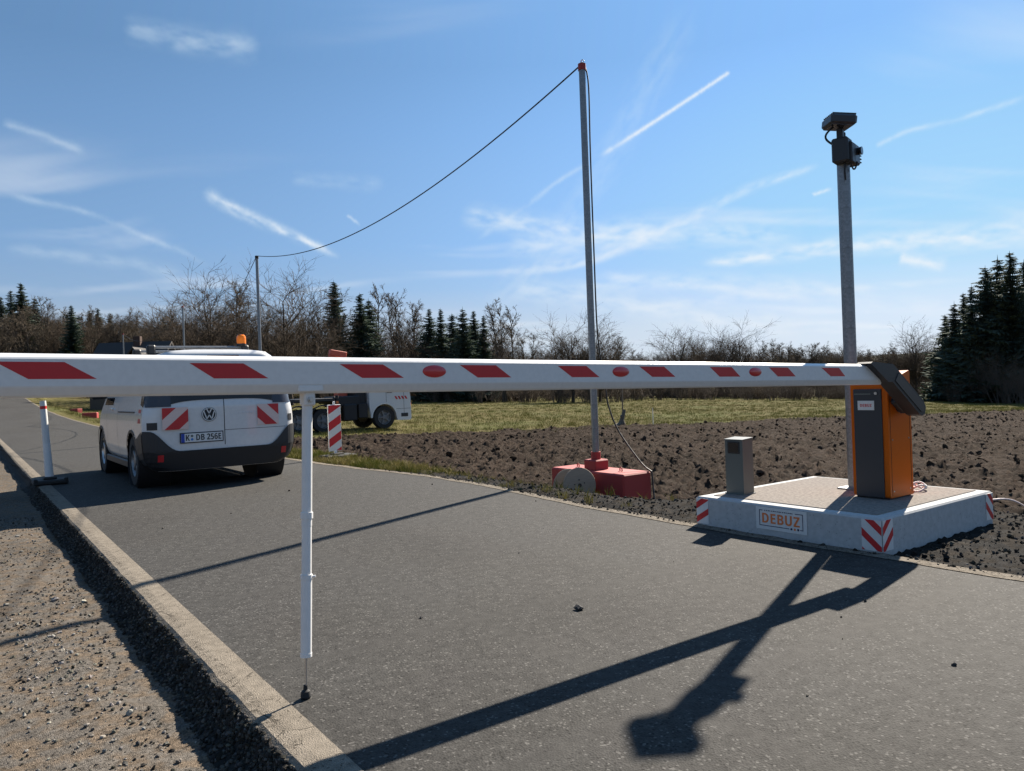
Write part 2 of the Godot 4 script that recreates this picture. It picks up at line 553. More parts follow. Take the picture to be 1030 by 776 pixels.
	for t in trails_and_flare:
		var pts: Array = t[3]
		var cv := Curve2D.new()
		for j in range(0, pts.size(), 2):
			var here := Vector2(pts[j] / 360.0 * 4096.0, (0.5 - pts[j + 1] / 180.0) * 2048.0)
			var a := Vector2.ZERO
			if j > 0 and j + 3 < pts.size():
				a = Vector2((pts[j + 2] - pts[j - 2]) / 360.0 * 4096.0, -(pts[j + 3] - pts[j - 1]) / 180.0 * 2048.0) / 6.0
			cv.add_point(here, -a, a)
		var L := cv.get_baked_length()
		var done := {}
		var s := 0.0
		while s < L:
			var p := cv.sample_baked(s)
			var p2 := cv.sample_baked(minf(s + 1.0, L))
			var dr := (p2 - p).normalized()
			if dr == Vector2.ZERO: dr = Vector2.RIGHT
			var nr := dr.orthogonal()
			var fr := s / L
			var hw: float = lerpf(t[1], t[2], fr) * 0.9
			var ends := smoothstep(0.0, 0.10, fr) * smoothstep(0.0, 0.18, 1.0 - fr) if hw > 1.9 else smoothstep(0.0, 0.02, fr) * smoothstep(0.0, 0.35, 1.0 - fr)
			var w := -hw * 2.0
			while w <= hw * 2.0:
				var pp := p + nr * w
				var id := Vector2i(posmod(int(pp.x), 4096), int(pp.y))
				if not done.has(id) and id.y >= 0 and id.y < 1023:
					done[id] = true
					var nzv := nn.get_noise_2d(s * 0.8, w * 2.2 + t[0] * 900.0) * 0.5 + 0.5
					var soft: float = 1.0 if hw < 1.9 else clampf(1.9 * (nzv - 0.12), 0.0, 1.1)
					var al: float = 0.95 * t[0] * exp(-w * w / (hw * hw) * 1.4) * ends * soft
					var o := im.get_pixelv(id)
					im.set_pixelv(id, o.lerp(Color(0.945, 0.965, 0.985), clampf(al, 0.0, 0.95)))
				w += 0.7
			s += 0.7
	return ImageTexture.create_from_image(im)

# ---------------------------------------------------------------- lie of the land
func sst(a: float, b: float, x: float) -> float:
	return smoothstep(0.0, 1.0, clampf((x - a) / (b - a), 0.0, 1.0))

func road_y(v: float) -> float:
	return 0.0 if v < 28.0 else 0.0005 * (v - 28.0) * (v - 28.0) if v < 90.0 else 1.922 + 0.062 * (v - 90.0)

func road_edge(v: float) -> float:
	return 4.86 + 0.32 * exp(-pow((v - 8.6) / 2.6, 2.0)) + 0.035 * nz.get_noise_1d(v * 9.0)

func shoulder(v: float) -> float:
	return lerpf(2.05, 0.55, sst(4.3, 5.7, v))

func land(u: float, v: float) -> float:
	var F := -0.64 - 0.0291 * u + 0.0167 * v
	if v > 90.0: F += 8.0 * sst(90.0, 170.0, v) * sst(80.0, 20.0, u)
	var far := Vector2(u, v).length()
	if far > 250.0: F = lerpf(F, -6.0, sst(250.0, 600.0, far))
	F += 0.10 * nz.get_noise_2d(u * 1.2, v * 1.2) * sst(20.0, 40.0, absf(u) + absf(v))
	if u >= 4.8:
		var w := shoulder(v)
		var t := u - 4.9
		var side := lerpf(road_y(v) - 0.025, F, sst(w, w + 1.9, t))
		return side
	if u < 0.95:
		var L := -0.13 + road_y(v) + 0.035 * maxf(0.0, -u - 3.0) * sst(5.0, 30.0, v)
		return lerpf(L, maxf(F, L), sst(0.0, -12.0, u) * sst(30.0, 60.0, v))
	return road_y(v)

# grid sheet over u0..u1, v0..v1; hf gives the height and cf the tint
func sheet(us: Array, vs: Array, hf: Callable, cf: Callable) -> MB:
	var mb := MB.new()
	var nu := us.size()
	var nv := vs.size()
	var P := PackedVector3Array(); P.resize(nu * nv)
	var C := PackedColorArray(); C.resize(nu * nv)
	for j in nv:
		for i in nu:
			var q: Vector2 = Vector2(us[i], vs[j])
			P[j * nu + i] = Vector3(q.x, hf.call(q.x, q.y), -q.y)
			C[j * nu + i] = cf.call(q.x, q.y)
	var N := PackedVector3Array(); N.resize(nu * nv)
	for j in nv:
		for i in nu:
			var a := P[j * nu + maxi(i - 1, 0)]
			var b := P[j * nu + mini(i + 1, nu - 1)]
			var c := P[maxi(j - 1, 0) * nu + i]
			var e := P[mini(j + 1, nv - 1) * nu + i]
			N[j * nu + i] = (b - a).cross(e - c).normalized()
	for j in nv - 1:
		for i in nu - 1:
			var k := j * nu + i
			for id in [k, k + nu + 1, k + 1, k, k + nu, k + nu + 1]:
				mb.v.append(P[id]); mb.n.append(N[id]); mb.c.append(C[id])
	return mb

func steps(a: float, b: float, s: float) -> Array:
	var out := []
	var n := int(ceil((b - a) / s))
	for k in n + 1: out.append(a + (b - a) * k / n)
	return out

func clod_mesh(sd: int, sq: float, m: Material, sub := 1) -> ArrayMesh:
	# a lumpy faceted stone from a subdivided octahedron
	var r := RandomNumberGenerator.new()
	r.seed = sd
	var f := FastNoiseLite.new()
	f.seed = sd; f.frequency = 0.9; f.fractal_octaves = 2
	var tris := []
	var ax := [Vector3.RIGHT, Vector3.BACK, Vector3.LEFT, Vector3.FORWARD]
	for k in 4:
		tris.append([ax[k], Vector3.UP, ax[(k + 1) % 4]])
		tris.append([ax[(k + 1) % 4], Vector3.DOWN, ax[k]])
	for s in sub:
		var nx := []
		for t in tris:
			var a: Vector3 = ((t[0] + t[1]) * 0.5).normalized()
			var b: Vector3 = ((t[1] + t[2]) * 0.5).normalized()
			var c: Vector3 = ((t[2] + t[0]) * 0.5).normalized()
			nx.append([t[0], a, c]); nx.append([a, t[1], b]); nx.append([c, b, t[2]]); nx.append([a, b, c])
		tris = nx
	var mb := MB.new()
	for t in tris:
		var q := []
		for p in t:
			var w: Vector3 = p * (1.0 + 0.75 * f.get_noise_3dv(p * 1.3))
			w.y *= sq
			q.append(w)
		mb.tri(q[0], q[1], q[2])
	return mb.mesh(m)

func grass_clump(sd: int, blades: int, hgt: float, spread: float) -> ArrayMesh:
	var r := RandomNumberGenerator.new()
	r.seed = sd
	var mb := MB.new()
	for k in blades:
		var a := r.randf() * TAU
		var o := Vector3(cos(a), 0, sin(a)) * spread * sqrt(r.randf())
		var lean := Vector3(r.randf_range(-1, 1), 0, r.randf_range(-1, 1)) * 0.55 * hgt
		var hh := hgt * r.randf_range(0.5, 1.1)
		var wd := Vector3(cos(a + 1.3), 0, sin(a + 1.3)) * hgt * 0.035
		var mid := o + lean * 0.35 + Vector3(0, hh * 0.6, 0)
		var tip := o + lean + Vector3(0, hh, 0)
		mb.quad(o - wd, o + wd, mid + wd * 0.7, mid - wd * 0.7)
		mb.tri(mid - wd * 0.7, mid + wd * 0.7, tip)
	return mb.mesh(M.blade)

func rand_basis(s: float) -> Basis:
	return Basis(Vector3(rng.randf_range(-1, 1), rng.randf_range(-1, 1), rng.randf_range(-1, 1)).normalized(), rng.randf() * TAU).scaled(Vector3.ONE * s)

func build_ground() -> void:
	nz.seed = 4; nz.frequency = 0.08; nz.fractal_octaves = 3
	var fine := FastNoiseLite.new()
	fine.seed = 6; fine.frequency = 1.6; fine.fractal_octaves = 4
	# land to the horizon
	var far := []
	for k in range(26, 0, -1): far.append(-pow(1.31, k) * 3.0 + 3.0)
	var fu := far.duplicate(); var fv := far.duplicate()
	fu.append_array(steps(0.0, 140.0, 7.0)); fv.append_array(steps(0.0, 140.0, 7.0))
	for k in range(1, 20): fu.append(140.0 + pow(1.42, k) * 6.0); fv.append(140.0 + pow(1.42, k) * 6.0)
	struct("ground", sheet(fu, fv, func(u, v): return land(u, v) - 0.5 * sst(240.0, 120.0, Vector2(u, v).length()) * sst(-60.0, -20.0, u) - 0.02, func(u, v): return Color(1, 1, 1)), M.litter)
	# road
	var rv := steps(-6.0, 24.0, 0.3)
	rv.append_array(steps(26.0, 110.0, 2.0))
	var rows := steps(0.0, 1.0, 1.0 / 14.0)
	var road := MB.new()
	var pos := func(f: float, v: float) -> Vector3:
		var e: float = road_edge(v) - 0.10
		return Vector3(lerpf(0.985, e, f), road_y(v), -v)
	var rc := func(p: Vector3) -> Color:
		var a := nz.get_noise_2d(p.x * 4.0, p.z * 2.2)
		var b := nz.get_noise_2d(p.x * 14.0 + 50.0, p.z * 9.0)
		var track := exp(-pow((p.x - 2.05) / 0.32, 2.0)) + exp(-pow((p.x - 3.70) / 0.32, 2.0))
		var g := 1.0 + 0.30 * a + 0.16 * b + 0.08 * track
		return Color(g * 1.01, g, g * 0.985)
	for j in rv.size() - 1:
		for i in rows.size() - 1:
			var q := [pos.call(rows[i], rv[j]), pos.call(rows[i + 1], rv[j]), pos.call(rows[i + 1], rv[j + 1]), pos.call(rows[i], rv[j + 1])]
			for id in [0, 2, 1, 0, 3, 2]:
				road.v.append(q[id]); road.n.append(Vector3.UP); road.c.append(rc.call(q[id]))
	struct("road", road, M.asphalt)
	# left edging strip with its broken, sloping flank
	var st := MB.new()
	var ev := steps(-4.0, 16.0, 0.06)
	ev.append_array(steps(16.5, 110.0, 1.5))
	var prof := func(v: float) -> Array:
		var o := 0.012 * fine.get_noise_1d(v * 2.0) + 0.008 * fine.get_noise_1d(v * 9.0)
		var y := road_y(v)
		return [Vector3(0.985, y + 0.004, -v), Vector3(0.90, y + 0.006, -v), Vector3(0.845 + o * 0.5, y + 0.002, -v), Vector3(0.825 + o, y - 0.012, -v)]
	for j in ev.size() - 1:
		var a: Array = prof.call(ev[j]); var b: Array = prof.call(ev[j + 1])
		for i in 3:
			var g := 1.0 + 0.22 * nz.get_noise_2d(ev[j] * 12.0, i * 3.0)
			st.col = Color(g, g, g)
			st.quad(a[i], b[i], b[i + 1], a[i + 1])
	struct("pavement_edge", st, M.edging)
	# flank of old black asphalt below the strip
	var fl := MB.new()
	var fp := func(v: float, i: int) -> Vector3:
		var y := road_y(v)
		var base: Array = [[0.827, -0.010], [0.812, -0.040], [0.795, -0.075], [0.775, -0.105], [0.745, -0.125], [0.70, -0.140]][i]
		var k := 0.0 if i == 0 else 1.0
		var o := 0.012 * fine.get_noise_1d(v * 2.0) + 0.008 * fine.get_noise_1d(v * 9.0) if i == 0 else 0.0
		return Vector3(base[0] + o + k * (0.028 * fine.get_noise_2d(v * 6.0, i * 7.0)), y + base[1] + k * 0.022 * fine.get_noise_2d(v * 7.0, i * 5.0 + 40.0), -v)
	var fvs := steps(-3.0, 14.0, 0.025)
	fvs.append_array(steps(14.2, 60.0, 0.8))
	for j in fvs.size() - 1:
		for i in 5:
			var g := 0.55 + 0.25 * fine.get_noise_2d(fvs[j] * 5.0, i * 9.0)
			fl.col = Color(g, g, g)
			fl.quad(fp.call(fvs[j], i), fp.call(fvs[j + 1], i), fp.call(fvs[j + 1], i + 1), fp.call(fvs[j], i + 1))
	struct("pavement_flank", fl, M.asphalt)
	# right edging line: worn pale mortar
	var re := MB.new()
	var rvs := steps(-4.0, 26.0, 0.12)
	rvs.append_array(steps(27.0, 105.0, 2.0))
	for j in rvs.size() - 1:
		var q := []
		for v in [rvs[j], rvs[j + 1]]:
			var e := road_edge(v)
			q.append(Vector3(e - 0.125 + 0.02 * fine.get_noise_1d(v * 4.0), road_y(v) + 0.004, -v))
			q.append(Vector3(e + 0.02 * fine.get_noise_1d(v * 7.0 + 30.0), road_y(v) + 0.003, -v))
		var g := 1.15 + 0.4 * fine.get_noise_1d(rvs[j] * 3.0)
		re.col = Color(g, g, g)
		re.quad(q[0], q[1], q[3], q[2])
	struct("road_edge_line", re, M.edging)
	# gravel yard on the left
	var gh := func(u: float, v: float) -> float:
		var y := land(u, v) + 0.03 * nz.get_noise_2d(u * 8.0, v * 8.0) + 0.007 * fine.get_noise_2d(u * 3.0, v * 3.0) + 0.005 * fine.get_noise_2d(u * 11.0, v * 11.0)
		return y - 0.012 * sst(0.35, 0.65, u)
	var gc := func(u: float, v: float) -> Color:
		var g := 1.0 + 0.25 * nz.get_noise_2d(u * 9.0, v * 9.0)
		return Color(g, g, g)
	struct("gravel_yard", sheet(steps(-3.2, 0.76, 0.045), steps(-0.5, 11.0, 0.045), gh, gc), M.gravel)
	var gl := steps(-40.0, -3.2, 0.9)
	struct("gravel_lot", sheet(gl, steps(-4.0, 60.0, 0.9), gh, gc), M.gravel)
	struct("gravel_verge", sheet(steps(-3.2, 0.80, 0.2), steps(11.0, 60.0, 0.3), gh, gc), M.gravel)
	# right shoulder: dark chippings beside the road, then the grass verge
	var sh := func(u: float, v: float) -> float:
		var e := road_edge(v)
		return land(maxf(u, 4.9), v) + (0.032 * fine.get_noise_2d(u * 6.0, v * 6.0) + 0.025 * fine.get_noise_2d(u * 1.5, v * 1.5)) * sst(e, e + 0.2, u) - 0.03 * sst(e, e - 0.1, u)
	var sc := func(u: float, v: float) -> Color:
		var g := 0.26 + 0.12 * nz.get_noise_2d(u * 11.0, v * 11.0) + 0.10 * fine.get_noise_2d(u * 9.0, v * 9.0)
		var gr := sst(8.6, 10.2, v) * sst(0.15, 0.4, u - road_edge(v))
		return Color(g * 0.92, g, g * 1.12).lerp(Color(0.62, 0.62, 0.36), gr * 0.6)
	struct("road_shoulder", sheet(steps(4.75, 8.6, 0.05), steps(-3.0, 12.0, 0.06), sh, sc), M.gravel)
	struct("road_verge", sheet(steps(4.75, 7.4, 0.08), steps(12.0, 29.0, 0.2), sh, sc), M.meadow)
	# ploughed field with broken furrow slices
	var amp := func(u: float, v: float) -> float:
		var w := shoulder(v)
		return sst(w + 0.25, w + 1.1, u - 4.9 + 0.35 * nz.get_noise_2d(u * 6.0, v * 6.0)) * sst(27.0, 26.2, v + 0.05 * u - 1.0 + 1.2 * nz.get_noise_1d(u * 4.0))
	var ph := func(u: float, v: float) -> float:
		var a: float = amp.call(u, v)
		var ridge := sin((v * 0.96 + u * 0.28 + 0.9 * nz.get_noise_2d(u * 3.0, v * 3.0)) * TAU / 0.62)
		var big := fine.get_noise_2d(u * 1.3, v * 2.2)
		var sm := fine.get_noise_2d(u * 3.6 + 90.0, v * 4.2)
		var low := nz.get_noise_2d(u * 7.0 + 20.0, v * 9.0)
		var crumb := fine.get_noise_2d(u * 8.0 + 30.0, v * 9.0)
		return land(u, v) + 0.012 - 0.10 * sst(0.14, 0.0, a) + a * (0.03 * ridge + 0.09 * low + 0.13 * maxf(big, -0.12) + 0.075 * sm + 0.05 * crumb)
	var pc := func(u: float, v: float) -> Color:
		var a: float = amp.call(u, v)
		var g := 0.90 + 0.30 * nz.get_noise_2d(u * 3.0, v * 3.0) + 0.25 * nz.get_noise_2d(u * 16.0, v * 20.0)
		return Color(g, g, g).lerp(Color(0.75, 0.78, 0.72), 1.0 - a)
	var soil := MB.new()
	var pu := steps(5.9, 16.0, 0.075)
	pu.append_array(steps(16.12, 30.0, 0.12))
	pu.append_array(steps(30.2, 75.0, 0.2))
	# in strips, each starting where the view and a margin begin
	for s in range(0, pu.size() - 1, 24):
		var us: Array = pu.slice(s, mini(s + 25, pu.size()))
		var v0: float = maxf(-3.0, 0.26 * us[0] - 4.5)
		var dv := 0.075 if us[0] < 16.0 else 0.11 if us[0] < 30.0 else 0.16
		var mb := sheet(us, steps(v0, 27.8, dv), ph, pc)
		soil.v.append_array(mb.v); soil.n.append_array(mb.n); soil.c.append_array(mb.c)
	struct("ploughed_field", soil, M.soil)
	# loose clods
	var cx := [[], [], []]
	var cc := [[], [], []]
	rng.seed = 21
	for k in 14000:
		var u := 6.0 + 62.0 * pow(rng.randf(), 1.5)
		var v0: float = maxf(-1.0, 0.3 * u - 4.0)
		var v := rng.randf_range(v0, 28.5)
		var a: float = amp.call(u, v)
		if rng.randf() > a * 1.1: continue
		var s := 0.008 + 0.085 * pow(rng.randf(), 5.0) + 0.006 * sqrt(u / 20.0)
		var t := rng.randi() % 3
		cx[t].append(Transform3D(rand_basis(s), Vector3(u, ph.call(u, v) + s * 0.05, -v)))
		var g := rng.randf_range(0.9, 1.5)
		cc[t].append(Color(g, g * rng.randf_range(0.94, 1.0), g * rng.randf_range(0.86, 1.0)))
	for t in 3:
		scatter("soil_clods" if t == 0 else "soil_clods_%03d" % t, "brown clods of earth loose on the ploughed field", "soil", clod_mesh(60 + t, 0.6, M.clod), cx[t], cc[t])
	# meadow beyond
	var mh := func(u: float, v: float) -> float: return land(u, v) + 0.03 * fine.get_noise_2d(u * 0.4, v * 0.4) - 0.06 * sst(26.5, 25.5, v + 0.05 * u - 1.0)
	var mc := func(u: float, v: float) -> Color:
		var a := nz.get_noise_2d(u * 1.1, v * 1.1)
		var b := nz.get_noise_2d(u * 4.0 + 70.0, v * 4.0)
		var g := 1.0 + 0.25 * b
		return Color(g * (1.0 + 0.25 * a), g, g * (1.0 + 0.15 * a))
	struct("meadow", sheet(steps(4.85, 190.0, 1.3), steps(22.5, 130.0, 1.3), mh, mc), M.meadow)
	# grass: clumps by the verge and out over the meadow
	var vc := [grass_clump(1, 16, 0.14, 0.09), grass_clump(2, 12, 0.2, 0.08), grass_clump(3, 20, 0.09, 0.11)]
	rng.seed = 31
	var gx := [[], [], []]; var gcol := [[], [], []]
	for k in 11000:
		var v := 5.2 + 24.0 * pow(rng.randf(), 1.4)
		var e := road_edge(v)
		var u := e + 0.04 + 1.35 * pow(rng.randf(), 1.25)
		var dens := sst(5.0, 6.8, v + 0.8 * nz.get_noise_1d(u * 20.0)) * (0.35 + 0.65 * sst(-0.25, 0.15, nz.get_noise_2d(u * 14.0, v * 14.0)))
		dens *= 1.0 - 0.93 * sst(10.3, 9.2, v)
		if rng.randf() > dens: continue
		var t := rng.randi() % 3
		gx[t].append(Transform3D(Basis(Vector3.UP, rng.randf() * TAU).scaled(Vector3.ONE * rng.randf_range(0.35, 0.85)), Vector3(u, sh.call(u, v) - 0.01, -v)))
		var dry := clampf(0.45 + 0.9 * nz.get_noise_2d(u * 10.0 + 40.0, v * 10.0) + rng.randf_range(-0.35, 0.35), 0.0, 1.0)
		gcol[t].append(Color(0.085, 0.095, 0.024).lerp(Color(0.24, 0.195, 0.095), dry))
	for t in 3:
		scatter("verge_grass" if t == 0 else "verge_grass_%03d" % t, "rough green and straw coloured grass on the road verge", "grass", vc[t], gx[t], gcol[t])
	var mx := [[], []]; var mcol := [[], []]
	var mcl := [grass_clump(5, 14, 0.16, 0.22), grass_clump(6, 14, 0.11, 0.25)]
	rng.seed = 41
	for k in 30000:
		var u := 5.4 + 125.0 * pow(rng.randf(), 1.15)
		var v := 24.8 + 77.0 * pow(rng.randf(), 1.8)
		if v < 27.5 - 0.05 * u + 1.0 and u > 7.5 and rng.randf() < 0.6: continue
		var t := rng.randi() % 2
		mx[t].append(Transform3D(Basis(Vector3.UP, rng.randf() * TAU).scaled(Vector3.ONE * rng.randf_range(0.6, 1.5)), Vector3(u, mh.call(u, v) - 0.01, -v)))
		var dry := clampf(0.35 + 0.8 * nz.get_noise_2d(u * 2.0 + 40.0, v * 2.0) + rng.randf_range(-0.3, 0.3), 0.0, 1.0)
		mcol[t].append(Color(0.085, 0.095, 0.024).lerp(Color(0.19, 0.155, 0.078), dry))
	for t in 2:
		scatter("meadow_grass" if t == 0 else "meadow_grass_%03d" % t, "short grass tufts over the far meadow", "grass", mcl[t], mx[t], mcol[t])
	# loose stones: yard, flank and shoulder
	var sx := [[], [], []]; var scol := [[], [], []]
	rng.seed = 51
	for k in 70000:
		var u: float; var v: float; var y: float
		var g := 0.03 + 0.18 * pow(rng.randf(), 2.0)
		var s := 0.002 + 0.010 * pow(rng.randf(), 4.0)
		var w := rng.randf()
		if w < 0.42:
			u = 0.62 - 3.3 * pow(rng.randf(), 1.3); v = 0.4 + 10.0 * pow(rng.randf(), 1.6)
			if rng.randf() > 0.35 + 0.65 * sst(-0.2, 0.25, nz.get_noise_2d(u * 9.0, v * 9.0 + 33.0)): continue
			y = gh.call(u, v)
			if rng.randf() < 0.012: s *= 2.6; g += 0.15
			if k % 16 == 0:
				u = 0.36 + 0.13 * rng.randfn(0.0, 1.0); v = 4.4 + 0.55 * rng.randfn(0.0, 1.0); y = gh.call(u, v)
				g = 0.08 + 0.22 * pow(rng.randf(), 2.0); s = 0.002 + 0.010 * pow(rng.randf(), 5.0)
		elif w < 0.62:
			var i := rng.randi() % 5
			v = 0.5 + 12.0 * pow(rng.randf(), 1.6)
			var f := rng.randf()
			var q: Vector3 = fp.call(v, i).lerp(fp.call(v, i + 1), f)
			u = q.x; y = q.y
			g = 0.025 + 0.08 * pow(rng.randf(), 2.0); s = 0.004 + 0.007 * rng.randf()
		else:
			v = rng.randf_range(-1.5, 11.0); u = road_edge(v) - 0.05 + 3.0 * pow(rng.randf(), 1.2)
			if k % 500 == 0: u = rng.randf_range(1.0, road_edge(v))
			if rng.randf() < 0.8 * sst(8.5, 10.5, v): continue
			if u > 4.84 and u < 6.6 and v > 2.58 and v < 4.22: continue
			y = sh.call(u, v) if u > road_edge(v) else 0.002
			g = 0.02 + 0.10 * pow(rng.randf(), 2.0); s *= 1.4
		var t := rng.randi() % 3
		sx[t].append(Transform3D(rand_basis(s), Vector3(u, y + s * 0.3, -v)))
		scol[t].append(Color(g * rng.randf_range(1.0, 1.12), g, g * rng.randf_range(0.8, 0.98)))
	for t in 3:
		scatter("loose_stones" if t == 0 else "loose_stones_%03d" % t, "small loose stones and chippings beside the road", "stones", clod_mesh(80 + t, 0.7, M.stone), sx[t], scol[t])
	# far wooded hills
	var hills := MB.new()
	var hs := FastNoiseLite.new()
	hs.seed = 3; hs.frequency = 0.004; hs.fractal_octaves = 3
	var ridge := func(a: float, k: int) -> Vector3:
		var R: float = [900.0, 1050.0, 1300.0, 1700.0][k]
		var top: float = [-8.0, 8.0, 32.0, 20.0][k]
		var y: float = top + (0.0 if k == 0 else 22.0 * hs.get_noise_2d(a * 260.0, k * 20.0) + 3.0 * hs.get_noise_2d(a * 5200.0, k * 90.0))
		return Vector3(sin(a) * R, y, -cos(a) * R)
	for j in 420:
		var a0 := -0.6 + 2.8 * j / 420.0
		var a1 := -0.6 + 2.8 * (j + 1) / 420.0
		for k in 3:
			hills.quad(ridge.call(a0, k), ridge.call(a1, k), ridge.call(a1, k + 1), ridge.call(a0, k + 1))
	struct("hills", hills, M.far_wood)

# ---------------------------------------------------------------- trees
func limb(mb: MB, p: Vector3, d: Vector3, L: float, r0: float, r1: float, seg: int, sides: int, bend: float, r: RandomNumberGenerator, up: float) -> Array:
	# returns the points along the limb as [point, direction, radius]
	var pts := [[p, d, r0]]
	for k in seg:
		d = (d + Vector3(r.randf_range(-1, 1), r.randf_range(-1, 1), r.randf_range(-1, 1)) * bend + Vector3(0, up, 0)).normalized()
		var q := p + d * (L / seg)
		var ra := lerpf(r0, r1, float(k) / seg)
		var rb := lerpf(r0, r1, float(k + 1) / seg)
		mb.cyl(p, q, ra, rb, sides, false)
		p = q
		pts.append([p, d, rb])
	return pts

func off(d: Vector3, ang: float, r: RandomNumberGenerator) -> Vector3:
	var x := d.cross(Vector3(r.randf_range(-1, 1), r.randf_range(-1, 1), r.randf_range(-1, 1)) + Vector3(0.01, 0, 0)).normalized()
	return (d * cos(ang) + x * sin(ang)).normalized()

# kind 0 spreading oak-like, 1 slim birch or alder, 2 shrub; unit height 1
func bare_tree(sd: int, kind: int) -> Array:
	var r := RandomNumberGenerator.new()
	r.seed = sd
	var tr := MB.new()
	var cr := MB.new()
	var stems := []
	if kind == 0:
		var forks := 2 if r.randf() < 0.5 else 1
		var t := limb(tr, Vector3(0, -0.02, 0), Vector3(r.randf_range(-0.1, 0.1), 1, r.randf_range(-0.1, 0.1)).normalized(), 0.26, 0.020, 0.016, 3, 7, 0.05, r, 0.05)
		for k in 11 + r.randi() % 3:
			var at: Array = t[2 + r.randi() % 2]
			var an := r.randf_range(0.15, 0.85)
			stems.append([at[0], off(at[1], an, r), r.randf_range(0.58, 0.70) - 0.22 * an, 0.0095])
		stems.append([t[3][0], t[3][1], 0.68, 0.012])
	elif kind == 1:
		for f in 1 + r.randi() % 2:
			var t := limb(tr, Vector3(r.randf_range(-0.02, 0.02), -0.02, r.randf_range(-0.02, 0.02)), Vector3(r.randf_range(-0.09, 0.09), 1, r.randf_range(-0.09, 0.09)).normalized(), 0.97, 0.0125, 0.0016, 9, 6, 0.05, r, 0.03)
			for k in range(2, 9):
				for b in 3:
					stems.append([t[k][0].lerp(t[k + 1][0], r.randf()), off(t[k][1], r.randf_range(0.35, 0.8), r), r.randf_range(0.10, 0.26) * (1.15 - k * 0.075), 0.0045])
	else:
		for k in 16:
			var a := r.randf() * TAU
			var o := Vector3(cos(a), 0, sin(a)) * r.randf() * 0.35
			var d := Vector3(o.x * 1.6 + r.randf_range(-0.3, 0.3), 1.0, o.z * 1.6 + r.randf_range(-0.3, 0.3)).normalized()
			stems.append([o + Vector3(0, -0.03, 0), d, r.randf_range(0.55, 0.98), 0.016])
	for s in stems:
		var L: float = s[2]
		var b := limb(tr if kind == 0 else cr, s[0], s[1], L, s[3], s[3] * 0.28, 6 if kind == 0 else 4, 4, 0.10, r, 0.055)
		var n1 := 10 if kind == 0 else 6 if kind == 1 else 8
		for k in n1:
			var at: Array = b[1 + r.randi() % (b.size() - 1)]
			var L2 := L * r.randf_range(0.28, 0.55)
			var b2 := limb(cr, at[0], off(at[1], r.randf_range(0.4, 0.95), r), L2, minf(at[2] * 0.7, s[3] * 0.55), 0.0012, 3, 3, 0.15, r, 0.07)
			for j in (9 if kind == 0 else 6):
				var at2: Array = b2[1 + r.randi() % 3]
				var L3 := L2 * r.randf_range(0.3, 0.6)
				var b3 := limb(cr, at2[0], off(at2[1], r.randf_range(0.4, 1.0), r), L3, 0.0015, 0.0008, 2, 3, 0.18, r, 0.05)
				for i in 4:
					var at3: Array = b3[1 + r.randi() % 2]
					var e: Vector3 = at3[0] + off(at3[1], r.randf_range(0.3, 0.9), r) * L3 * r.randf_range(0.35, 0.7)
					cr.cyl(at3[0], e, 0.0009, 0.0005, 3, false)
	# bring it to unit height
	var hi := 0.1
	for p in cr.v: hi = maxf(hi, p.y)
	for p in tr.v: hi = maxf(hi, p.y)
	for k in cr.v.size(): cr.v[k] = cr.v[k] / hi
	for k in tr.v.size(): tr.v[k] = tr.v[k] / hi
	return [tr.mesh(M.bark) if tr.v.size() else null, cr.mesh([M.twig, M.twig_pale, M.brush][kind])]

func spruce(sd: int, slim: float) -> Array:
	var r := RandomNumberGenerator.new()
	r.seed = sd
	var tr := MB.new()
	limb(tr, Vector3(0, -0.02, 0), Vector3.UP, 1.0, 0.016, 0.001, 6, 7, 0.008, r, 0.0)
	var cr := MB.new()
	var y := 0.05
	while y < 0.992:
		var k := 1.0 - y
		var R := (0.02 + 0.235 * pow(k, 0.8)) * slim
		var nb := 7 + int(k * 6.0)
		var ph := r.randf() * TAU
		for b in nb:
			if r.randf() < 0.10: continue
			var a := ph + TAU * b / nb + r.randf_range(-0.25, 0.25)
			var L := R * r.randf_range(0.45, 1.28) * (1.0 + 0.22 * sin(a * 2.0 + y * 9.0 + sd))
			var out := Vector3(cos(a), 0, sin(a))
			var side := Vector3(-sin(a), 0, cos(a))
			var droop := r.randf_range(0.12, 0.42)
			var p := Vector3(0, y + r.randf_range(-0.008, 0.008), 0)
			var prev := p
			var ns := 5
			for s in range(1, ns + 1):
				var f := float(s) / ns
				var q := p + out * L * f + Vector3(0, L * (0.10 * f - droop * f * f + 0.20 * pow(f, 4.0)), 0)
				if s == 1: cr.cyl(p, q, 0.0022, 0.0015, 3, false)
				var w := L * 0.36 * (1.15 - f) + 0.012
				for sg in [-1.0, 1.0]:
					var tip: Vector3 = q + side * sg * w * r.randf_range(0.7, 1.25) + out * w * 0.55 - Vector3(0, w * r.randf_range(0.15, 0.6), 0)
					var tn: float = r.randf_range(0.7, 1.3)
					cr.col = Color(tn, tn * r.randf_range(0.95, 1.1), tn)
					cr.tri(prev, q, tip)
					var hang: Vector3 = prev.lerp(q, 0.5) + side * sg * w * 0.35 - Vector3(0, w * r.randf_range(0.4, 0.9), 0)
					cr.tri(prev, hang, q)
				prev = q
		y += 0.014 + 0.008 * r.randf()
	cr.col = Color(1, 1, 1)
	cr.cyl(Vector3(0, 0.97, 0), Vector3(0, 1.015, 0), 0.004, 0.0005, 4, false)
	return [tr.mesh(M.bark), cr.mesh(M.needle)]

